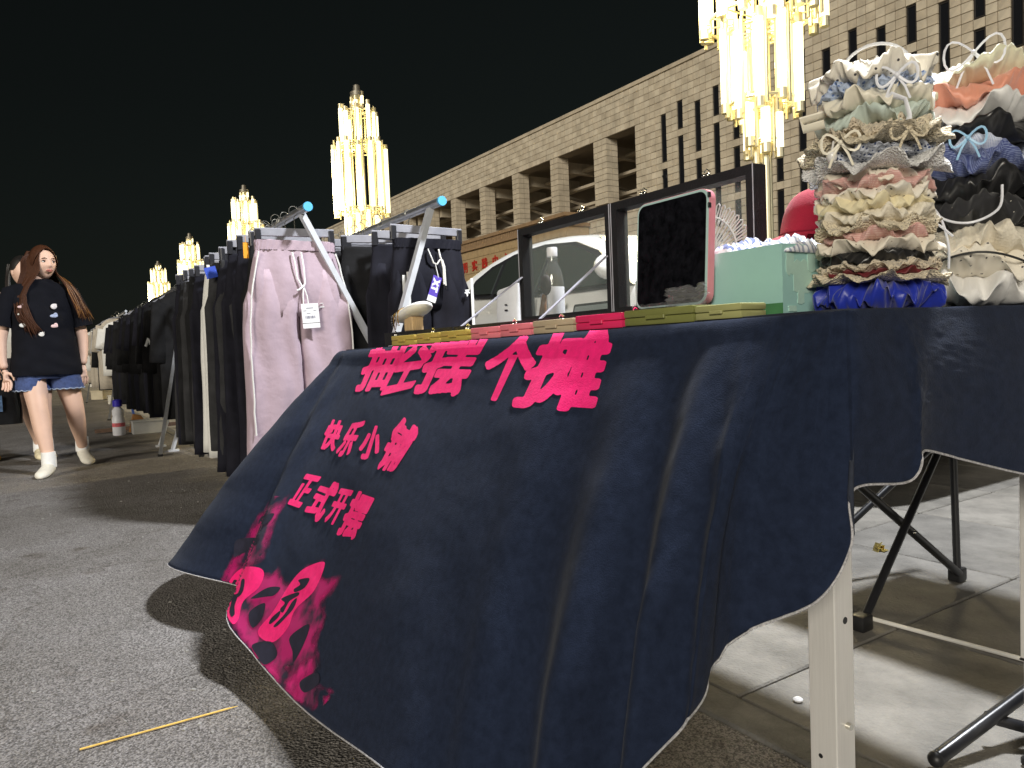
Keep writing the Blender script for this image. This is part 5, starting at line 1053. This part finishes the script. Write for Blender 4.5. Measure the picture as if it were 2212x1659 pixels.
# ================================================================== people
SKIN = M('skin', (.68, .45, .345), .5, var=.06, scale=6, spec=.4); HAIR = M('dark_hair', (.050, .018, .008), .6, var=.4, scale=30, stretch=(8, 8, 1), spec=.2); HAIR_LIT = M('brown_hair_lit', (.20, .085, .018), .5, var=.35, scale=30, stretch=(8, 8, 1)); HAIR2 = M('black_hair', (.012, .010, .009), .45, var=.3)
def skin_body(name, joints, edges, parent, mat):
    me = bpy.data.meshes.new(name); me.from_pydata([j[:3] for j in joints], edges, []); o = link(name, me)
    md = o.modifiers.new('skin', 'SKIN'); md.use_smooth_shade = True; md.branch_smoothing = .6
    for v, j in zip(me.skin_vertices[0].data, joints): v.radius = (j[3], j[4] if len(j) > 4 else j[3])
    me.skin_vertices[0].data[0].use_root = True
    s = o.modifiers.new('sub', 'SUBSURF'); s.levels = 2; s.render_levels = 2
    dg = bpy.context.evaluated_depsgraph_get(); m2 = bpy.data.meshes.new_from_object(o.evaluated_get(dg)); bpy.data.objects.remove(o)
    m2.shade_smooth(); m2.materials.clear(); m2.materials.append(mat); return link(name, m2, parent)
def ell(c, rx, ry, n=28, ph=0, tilt=0): return [(c[0]+rx*math.cos(a), c[1]+ry*math.sin(a), c[2]+tilt*math.sin(a)) for a in np.linspace(0, 2*math.pi, n, endpoint=False)]
def head(parent, c, rz, hair_mat, sc=1.0, lip=(.42, .14, .12)):
    """head with modelled brow, sockets, nose, lips and ears; faces -y before the turn"""
    hd = MB(); nu, nv = 48, 40; vs = []
    for j in range(nv+1):
        th = math.pi*j/nv
        for i in range(nu):
            a = 2*math.pi*i/nu; x, yv, z = math.sin(th)*math.sin(a), -math.sin(th)*math.cos(a), math.cos(th)
            low = max(0, -z); w = .074*(1-.30*low**1.6); d = .092*(1-.16*low**2); X, Yv, Z = x*w, yv*d, z*.115
            if yv < 0:
                fr = -yv
                def gb(cx, cz, sx, sz): return math.exp(-((X-cx)/sx)**2-((Z-cz)/sz)**2)*fr**.5
                Yv -= .020*gb(0, -.022, .010, .012)+.012*gb(0, -.002, .007, .020)+.006*(gb(.011, -.026, .007, .007)+gb(-.011, -.026, .007, .007))
                Yv += .008*(gb(.030, .008, .014, .010)+gb(-.030, .008, .014, .010)); Yv -= .004*(gb(.03, .026, .02, .007)+gb(-.03, .026, .02, .007))
                Yv -= .007*gb(0, -.050, .020, .006)+.006*gb(0, -.060, .017, .006); Yv += .004*gb(0, -.0555, .022, .0025); Yv -= .008*gb(0, -.092, .018, .016); Yv -= .006*(gb(.04, -.025, .02, .02)+gb(-.04, -.025, .02, .02))
            vs.append((X, Yv, Z))
    fs = [(j*nu+i, j*nu+(i+1) % nu, (j+1)*nu+(i+1) % nu, (j+1)*nu+i) for j in range(nv) for i in range(nu)]
    hd.add(vs, fs); mt = Matrix.Translation(c) @ Matrix.Rotation(rz, 4, 'Z') @ Matrix.Scale(sc, 4)
    def put(mb): mb.v = [tuple(mt @ V(v)) for v in mb.v]; return mb
    for s in (-1, 1): hd.ball((s*.070, .012, -.004), .026, 8, (.35, .6, 1.1))
    h = obj('head', put(hd), SKIN, parent, True, 180)
    for s in (-1, 1):
        e = obj('eye', put(MB().ball((s*.030, -.0765, .006), .0105, 8, (1.25, .7, .72))), M('eye_white', (.55, .52, .48), .25, var=0), h, True)
        obj('iris', put(MB().ball((s*.030+.002, -.0830, .006), .0055, 6, (1, .5, 1))), M('iris', (.03, .015, .01), .2, var=0), e, True)
        obj('eyelid', put(MB().tube([(s*.030-.014, -.0775, .010), (s*.030-.006, -.0845, .0145), (s*.030+.006, -.0845, .0145), (s*.030+.014, -.0765, .010)], .0026, 6)), M('lash', (.10, .05, .035), .6, var=0), e, True)
        obj('eyebrow', put(MB().tube([(s*.014, -.0900, .026), (s*.030, -.0895, .031), (s*.046, -.0790, .026)], [.0020, .0028, .0012], 6)), M('brow', (.12, .065, .045), .8, var=0), h, True)
    lm = M('lips', lip, .45, var=.05)
    obj('lips', put(MB().tube([(-.022, -.083, -.056), (-.010, -.0935, -.0515), (0, -.0955, -.053), (.010, -.0935, -.0515), (.022, -.083, -.056)], [.002, .0042, .0036, .0042, .002], 8).tube([(-.020, -.083, -.057), (0, -.0945, -.0605), (.020, -.083, -.057)], [.002, .0048, .002], 8)), lm, h, True)
    return h, mt
def locks(name, parent, specs, mat, n=7):
    mb = MB()
    for pts, w in specs:
        P = [V(p) for p in pts]; cc = [catmull(P, t) for t in np.linspace(0, len(P)-1, 14)]
        mb.tube(cc, [w*(.55+.6*math.sin(math.pi*min(1, .12+u*.88))) if u < .98 else w*.1 for u in np.linspace(0, 1, 14)], n, flat=.45)
    return obj(name, mb, mat, parent, True, 60)
def hand(parent, wrist, d, side, mat=None, s=1.0):
    """palm, four curled fingers and a thumb; d points from wrist to fingertips, side towards the thumb"""
    d = V(d).normalized(); sd = V(side); sd = (sd-d*sd.dot(d)).normalized(); nn = d.cross(sd); w = V(wrist); J = []; E = []
    J += [(*w, .022*s, .016*s), (*(w+d*.045*s), .032*s, .015*s), (*(w+d*.08*s), .034*s, .014*s)]; E += [(0, 1), (1, 2)]
    for k, (o, L) in enumerate(((.026, .066), (.009, .074), (-.009, .068), (-.026, .054))):
        b = w+(d*.085+sd*o)*s; i = len(J); J += [(*b, .0095*s, .0095*s), (*(b+(d*L*.45+nn*.006)*s), .009*s, .009*s), (*(b+(d*L*.8+nn*.020)*s), .0082*s, .0082*s), (*(b+(d*L*.95+nn*.032)*s), .007*s, .007*s)]; E += [(2, i), (i, i+1), (i+1, i+2), (i+2, i+3)]
    i = len(J); b = w+(d*.03+sd*.03)*s; J += [(*b, .012*s, .012*s), (*(b+(d*.03+sd*.02)*s), .0105*s, .0105*s), (*(b+(d*.058+sd*.024+nn*.008)*s), .008*s, .008*s)]; E += [(1, i), (i, i+1), (i+1, i+2)]
    return skin_body('hand', J, E, parent, mat or SKIN)
def person(label, loc, g):
    t = thing('person', label, 'person', loc, g.get('rz', 0))
    J = [(0, 0, .86, .14, .10), (0, 0, 1.02, .135, .095), (0, .005, 1.18, .15, .095), (0, .008, 1.30, .12, .075), (0, 0, 1.355, .05, .05), (.005, -.01, 1.42, .048, .05)]; E = [(0, 1), (1, 2), (2, 3), (3, 4), (4, 5)]
    def chain(root, pts):
        p = root
        for q in pts: J.append(q); E.append((p, len(J)-1)); p = len(J)-1
        return p
    for arm in g['arms']: chain(3, arm)
    for leg in g['legs']: chain(0, leg)
    skin_body('body', J, E, t, SKIN); return t
# --- the woman walking towards the viewer
WX, WY = .045, 6.16
wo = person('long-haired woman in black printed T-shirt and denim shorts walking towards the viewer', (WX, WY, 0), dict(
    arms=[[(-.150, .0, 1.262, .038), (-.220, .01, 1.12, .048), (-.258, .0, .94, .040), (-.256, -.03, .80, .030), (-.246, -.05, .735, .026)],
          [(.150, .0, 1.262, .038), (.205, .0, 1.10, .048), (.232, .01, .93, .041), (.228, -.01, .82, .031), (.22, -.03, .745, .026)]],
    legs=[[(-.088, -.01, .78, .098), (-.080, -.06, .62, .086), (-.068, -.12, .46, .066), (-.055, -.14, .33, .062), (-.035, -.18, .16, .042), (-.028, -.20, .075, .036)],
          [(.095, .0, .78, .098), (.115, .02, .62, .086), (.150, .02, .44, .067), (.165, .12, .32, .062), (.185, .25, .19, .042), (.192, .30, .12, .037)]]))
tee = M('black_tee', (.006, .0065, .010), .9, var=.25, scale=8, spec=.15)
rg = [ell((0, .0, 1.352), .072, .062), ell((0, .0, 1.335), .10, .075), ell((0, .003, 1.318), .148, .085), ell((0, .004, 1.285), .186, .098), ell((0, .0, 1.20), .192, .120), ell((0, -.01, 1.10), .190, .140), ell((0, -.01, .98), .188, .142), ell((0, -.01, .86), .200, .150), ell((0, -.012, .76), .214, .160), ell((0, -.014, .70), .220, .166), ell((0, -.014, .685), .216, .163)]
rg = [[V(a).lerp(V(b), q) for a, b in zip(r, r2)] for r, r2 in zip(rg, rg[1:]) for q in (0, .33, .67)]+[[V(a) for a in rg[-1]]]
rg = [[(x+.010*nz(x*9, z*7, 1), y+.016*nz(x*9+3, z*9, 2)+.006*math.sin(z*60+x*25), z+.006*nz(x*12, 5)) for x, y, z in r] for r in rg]
sh = MB().rings(rg, False)
for s, p in ((-1, [(-.11, 0, 1.275), (-.168, .0, 1.25), (-.208, .005, 1.15), (-.238, .005, 1.03)]), (1, [(.11, 0, 1.275), (.165, 0, 1.25), (.205, 0, 1.15), (.232, 0, 1.02)])):
    sh.tube(p, [.058, .072, .072, .074], 18, False)
ts = obj('t_shirt', sh, tee, wo, True, 60)
for x, z, c, w, h in ((-.125, 1.155, (.7, .5, .5), .030, .014), (-.125, 1.105, (.68, .68, .64), .034, .018), (-.120, 1.03, (.68, .68, .66), .034, .022), (.065, 1.155, (.68, .64, .66), .028, .028), (.062, 1.09, (.36, .42, .6), .036, .018), (.060, 1.02, (.7, .5, .5), .034, .018), (-.018, .965, (.7, .68, .66), .026, .022)):
    d = -.010-.142*math.sqrt(max(.05, 1-(x/.192)**2))-.006
    w, h = w*1.35, h*1.35; pm2 = MB().ball((x, d, z), w/2, 8, (1, .25, h/w)).ball((x+.010, d, z+.010), w*.26, 6, (1, .4, 1)); obj('printed_motif', pm2, M('motif%.2f%.2f' % (x, z), c, .8, var=.3, scale=60), ts, True)
den = M('denim', (.045, .070, .18), .85, var=.35, scale=40)
so_ = MB().rings([ell((0, -.005, .80), .178, .125), ell((0, -.005, .70), .188, .130), ell((0, -.01, .66), .192, .132)], False)
for cx, s in ((-.092, -1), (.104, 1)): so_.rings([ell((cx*.93, -.01, .76), .096, .112), ell((cx*.98, -.015, .68), .103, .118), ell((cx*1.04, -.024 if s < 0 else .0, .615), .110, .12, tilt=.0), ell((cx*1.05, -.026 if s < 0 else .0, .585), .112, .12), ell((cx*1.05, -.026 if s < 0 else .0, .583), .104, .11)], False)
dn = obj('shorts', so_, den, wo, True, 60)
fray = M('denim_fray', (.30, .36, .48), .9, var=.5, scale=90)
for cx, s in ((-.092, -1), (.104, 1)): obj('frayed_hem', MB().tube([(cx*1.05+.113*math.cos(a), (-.024 if s < 0 else 0)+.119*math.sin(a), .584+.004*math.sin(a*17)) for a in np.linspace(0, 6.283, 60)], .004, 5), fray, dn, True)
sock = M('white_sock', (.80, .79, .77), .9, var=.06); shoe = M('cream_shoe', (.74, .71, .63), .75, var=.08, scale=40); sole = M('shoe_sole', (.58, .54, .44), .7)
def foot(par, ankle, toe, sm_, shm):
    a = V(ankle); d = V(toe)-a; d.z = 0; d.normalize(); s_ = V((-d.y, d.x, 0))
    sk = obj('sock', MB().tube([a+V((0, 0, .075)), a+V((0, 0, .02)), a+V((0, 0, -.03))], [.043, .046, .046], 14), sm_, par, True)
    zb = V(toe).z; rgs = []
    for u, w, h, zz in ((-.045, .012, .010, .045), (-.035, .030, .035, .042), (.0, .040, .048, .046), (.05, .042, .040, .040), (.10, .047, .032, .032), (.145, .046, .027, .027), (.18, .034, .022, .022), (.195, .008, .008, .016)):
        c = a+d*u; c.z = zb+zz+(a.z-zb-.075)*max(0, 1-max(0, u)/.13)*.75
        rgs.append([c+s_*w*math.cos(t)+V((0, 0, h*math.sin(t))) for t in np.linspace(0, 2*math.pi, 16, endpoint=False)])
    so = obj('shoe', MB().rings(rgs), shm, par, True, 60)
    return so
foot(wo, (-.030, -.205, .085), (-.085, -.38, .0), sock, shoe); foot(wo, (.192, .305, .125), (.225, .14, .004), sock, shoe)
hand(wo, (-.246, -.05, .735), (.12, -.1, -1), (.9, -.5, .1)); hand(wo, (.22, -.03, .745), (-.02, -.1, -1), (-1, -.4, -.1))
hh, hm = head(wo, (.022, -.02, 1.462), R(24), HAIR)
def hp_(x, y, z): return tuple(hm @ V((x, y, z)))
capv = MB(); rgs = []
for k in range(15):
    u = k/14; th = .05+1.75*u; r_ = []
    for a in np.linspace(0, 2*math.pi, 44, endpoint=False):
        x, yv, z = math.sin(th)*math.sin(a), -math.sin(th)*math.cos(a), math.cos(th); fr = max(0, math.cos(a)); lim = 1.0 if fr < .35 else 1-.62*((fr-.35)/.65)**.8
        th2 = .05+1.75*u*lim; x, yv, z = math.sin(th2)*math.sin(a), -math.sin(th2)*math.cos(a), math.cos(th2); w = 1+.02*math.sin(a*9+u*4)
        r_.append(hp_(x*.086*w, yv*.101*w+.004, z*.126+.006))
    rgs.append(r_)
obj('hair_cap', capv.rings(rgs, True), HAIR, hh, True, 60)
sp = []; spb = []
for k in range(110):                                       # the fall over her right shoulder and chest
    u = k/109; x0 = -.046-.040*u; y0 = -.055+.13*u
    sp.append(([hp_(x0*.6, y0*.8, .105-.03*u), hp_(x0*1.25, y0-.01, .03), hp_(x0*1.35, y0-.005, -.07), (-.10-.05*u+.02*nz(k*.7), -.10+.07*u, 1.25+.02*nz(k)), (-.085-.06*u+.05*nz(k*1.3, 2), -.155+.05*u, 1.10+.02*nz(k, 3)), (-.03-.06*u+.06*nz(k*.9, 5), -.165+.04*u, .99+.09*nz(k*1.1, 8))], .0058))
for k in range(100):                                      # the side blown outwards
    u = k/99; x0 = .040+.045*u; y0 = -.055+.14*u
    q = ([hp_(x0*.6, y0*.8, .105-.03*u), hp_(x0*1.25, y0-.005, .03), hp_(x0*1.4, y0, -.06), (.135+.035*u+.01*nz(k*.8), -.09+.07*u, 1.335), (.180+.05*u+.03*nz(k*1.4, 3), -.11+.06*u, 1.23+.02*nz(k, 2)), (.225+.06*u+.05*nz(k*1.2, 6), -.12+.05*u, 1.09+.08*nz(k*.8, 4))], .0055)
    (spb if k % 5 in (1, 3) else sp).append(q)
for k in range(26):                                       # hair down the back
    u = k/25-.5; sp.append(([hp_(u*.12, .075, .09), hp_(u*.17, .105, 0), (u*.22, .10, 1.33), (u*.28, .12, 1.18), (u*.30, .125, 1.02+.05*nz(k))], .013))
locks('hair_locks', hh, sp, HAIR); locks('lit_hair_locks', hh, spb, HAIR_LIT)  # second set is brighter: light on the strands put into the hair colour
# --- the person behind her
p2 = person('person in a white top partly hidden behind the long-haired woman', (-.075, 7.05, 0), dict(
    arms=[[(-.165, 0, 1.30, .048), (-.22, .0, 1.12, .042), (-.24, -.04, .95, .036), (-.22, -.10, .80, .028), (-.21, -.12, .76, .024)], [(.165, 0, 1.30, .048), (.21, .02, 1.12, .042), (.23, .02, .93, .036), (.22, -.02, .80, .028), (.21, -.03, .76, .024)]],
    legs=[[(-.085, 0, .80, .09), (-.07, -.03, .62, .075), (-.03, -.06, .45, .055), (.0, -.02, .30, .052), (.03, .06, .15, .036), (.035, .08, .08, .032)], [(.085, 0, .80, .09), (.09, -.02, .62, .075), (.09, -.05, .45, .055), (.09, -.04, .30, .052), (.09, .0, .15, .036), (.09, .01, .08, .032)]]))
wt = M('white_tee', (.62, .60, .56), .85, var=.08)
sh = MB().rings([[(x+.006*nz(x*9, z*5), y+.010*nz(x*8, z*7, 2), z) for x, y, z in r] for r in [ell((0, 0, 1.36), .07, .06), ell((0, 0, 1.33), .13, .08), ell((0, 0, 1.29), .18, .10), ell((0, 0, 1.18), .185, .12), ell((0, 0, 1.0), .18, .125), ell((0, 0, .82), .19, .13)]], False)
for s in (-1, 1): sh.tube([(s*.13, 0, 1.29), (s*.18, 0, 1.25), (s*.22, 0, 1.12), (s*.24, 0, 1.04)], [.07, .075, .07, .072], 16, False)
obj('t_shirt', sh, wt, p2, True, 60)
obj('shorts', MB().rings([ell((0, 0, .84), .17, .12), ell((0, 0, .70), .19, .13)], False).rings([ell((-.09, 0, .74), .10, .12), ell((-.08, -.02, .55), .10, .11)], False).rings([ell((.09, 0, .74), .10, .12), ell((.09, -.02, .55), .10, .11)], False), M('dark_shorts', (.02, .02, .024), .85), p2, True, 60)
sneak = M('sneaker', (.6, .52, .34), .7, var=.3, scale=25)
foot(p2, (.037, .08, .085), (.05, -.10, 0), sock, sneak); foot(p2, (.09, .01, .085), (.11, -.16, 0), sock, sneak)
hand(p2, (-.21, -.12, .76), (0, -.2, -1), (1, 0, 0)); hand(p2, (.21, -.03, .76), (0, -.1, -1), (-1, 0, 0))
h2, hm2 = head(p2, (.01, -.02, 1.50), R(30), HAIR2)
rgs = []
for k in range(13):
    u = k/12; r_ = []
    for a in np.linspace(0, 2*math.pi, 36, endpoint=False):
        fr = max(0, math.cos(a)); lim = 1.0 if fr < .3 else 1-.6*((fr-.3)/.7)**.8; th2 = .05+1.5*u*lim
        r_.append(tuple(hm2 @ V((math.sin(th2)*math.sin(a)*.082, -math.sin(th2)*math.cos(a)*.099+.004, math.cos(th2)*.124+.005))))
    rgs.append(r_)
obj('hair_cap', MB().rings(rgs), HAIR2, h2, True, 60)
locks('hair_locks', h2, [([tuple(hm2 @ V((-.04-.03*u, .03+.05*v, .06))), tuple(hm2 @ V((-.075, .05+.03*v, -.03))), tuple(hm2 @ V((-.078-.01*u, .05+.03*v, -.12))), tuple(hm2 @ V((-.075-.02*u, .05+.02*v, -.20)))], .012) for u in (0, .4, .8) for v in (0, .5, 1)], HAIR2)
# --- bag in that person's hand
bg_ = thing('carrier_bag', 'dark carrier bag with blue print held at the left edge', 'bag', (-.27, 6.78, .32))
rgs = []
for k in range(9):
    u = k/8; w = .14*(1-.25*u**3); rgs.append([(w*math.copysign(abs(math.cos(a))**.6, math.cos(a))*(1+.06*nz(a*2, k*.6)), .06*(1-.5*u)*math.sin(a)+.012*nz(a*3, k*.5), .34*u) for a in np.linspace(0, 2*math.pi, 30, endpoint=False)])
bo_ = obj('bag_body', MB().rings(rgs), M('dark_film', (.014, .015, .018), .3, var=.3, scale=20), bg_, True, 60)
for s in (-1, 1): obj('handle', MB().tube([(-.06, s*.015, .335), (-.03, s*.012, .42), (.02, s*.01, .44), (.06, s*.015, .335)], .008, 8, flat=.4), M('dark_film', (.014, .015, .018), .3), bg_, True)
obj('print_patch', MB().box(-.10, .02, -.068, -.062, .10, .22), M('blue_print', (.10, .18, .34), .5, var=.6, scale=40), bo_)
# --- a passer-by almost wholly beyond the left edge: only trousers and a yellow shoe come into view
p3 = person('passer-by in dark trousers and yellow shoes cut off by the left edge', (-.52, 7.35, 0), dict(
    arms=[[(-.15, 0, 1.29, .038), (-.24, 0, 1.12, .042), (-.25, -.03, .90, .032), (-.25, -.05, .80, .026)], [(.15, 0, 1.29, .038), (.22, 0, 1.12, .042), (.235, .02, .90, .032), (.23, .0, .80, .026)]],
    legs=[[(-.09, 0, .82, .09), (-.09, 0, .46, .058), (-.09, .04, .14, .038), (-.09, .05, .08, .034)], [(.09, 0, .82, .09), (.12, -.03, .46, .058), (.14, -.02, .14, .038), (.14, -.01, .08, .034)]]))
obj('jacket', MB().rings([ell((0, 0, 1.38), .07, .06), ell((0, 0, 1.32), .18, .10), ell((0, 0, 1.15), .19, .12), ell((0, 0, .88), .19, .13)], False).tube([(-.14, 0, 1.32), (-.24, 0, 1.12), (-.25, -.03, .86)], [.075, .06, .05], 14, False).tube([(.14, 0, 1.32), (.22, 0, 1.12), (.235, .02, .86)], [.075, .06, .05], 14, False), tee, p3, True, 60)
obj('trousers', MB().rings([ell((0, 0, .92), .17, .12), ell((0, 0, .76), .185, .125)], False).rings([ell((-.09, 0, .80), .10, .12), ell((-.09, 0, .46), .08, .085), ell((-.09, .04, .10), .07, .075)], False).rings([ell((.09, 0, .80), .10, .12), ell((.12, -.03, .46), .08, .085), ell((.14, -.02, .10), .07, .075)], False), blackc, p3, True, 60)
ysh = M('yellow_shoe', (.62, .42, .02), .6); foot(p3, (-.09, .05, .085), (-.1, -.13, 0), sock, ysh); foot(p3, (.14, -.01, .085), (.18, -.19, 0), sock, ysh)
hand(p3, (-.25, -.05, .80), (0, -.1, -1), (1, 0, 0)); hand(p3, (.23, 0, .80), (0, -.1, -1), (-1, 0, 0))
h3, hm3 = head(p3, (0, -.02, 1.53), 0, HAIR2); obj('hair_cap', MB().ball(tuple(hm3 @ V((0, .02, .03))), .1, 10, (.9, 1, 1.05)), HAIR2, h3, True)
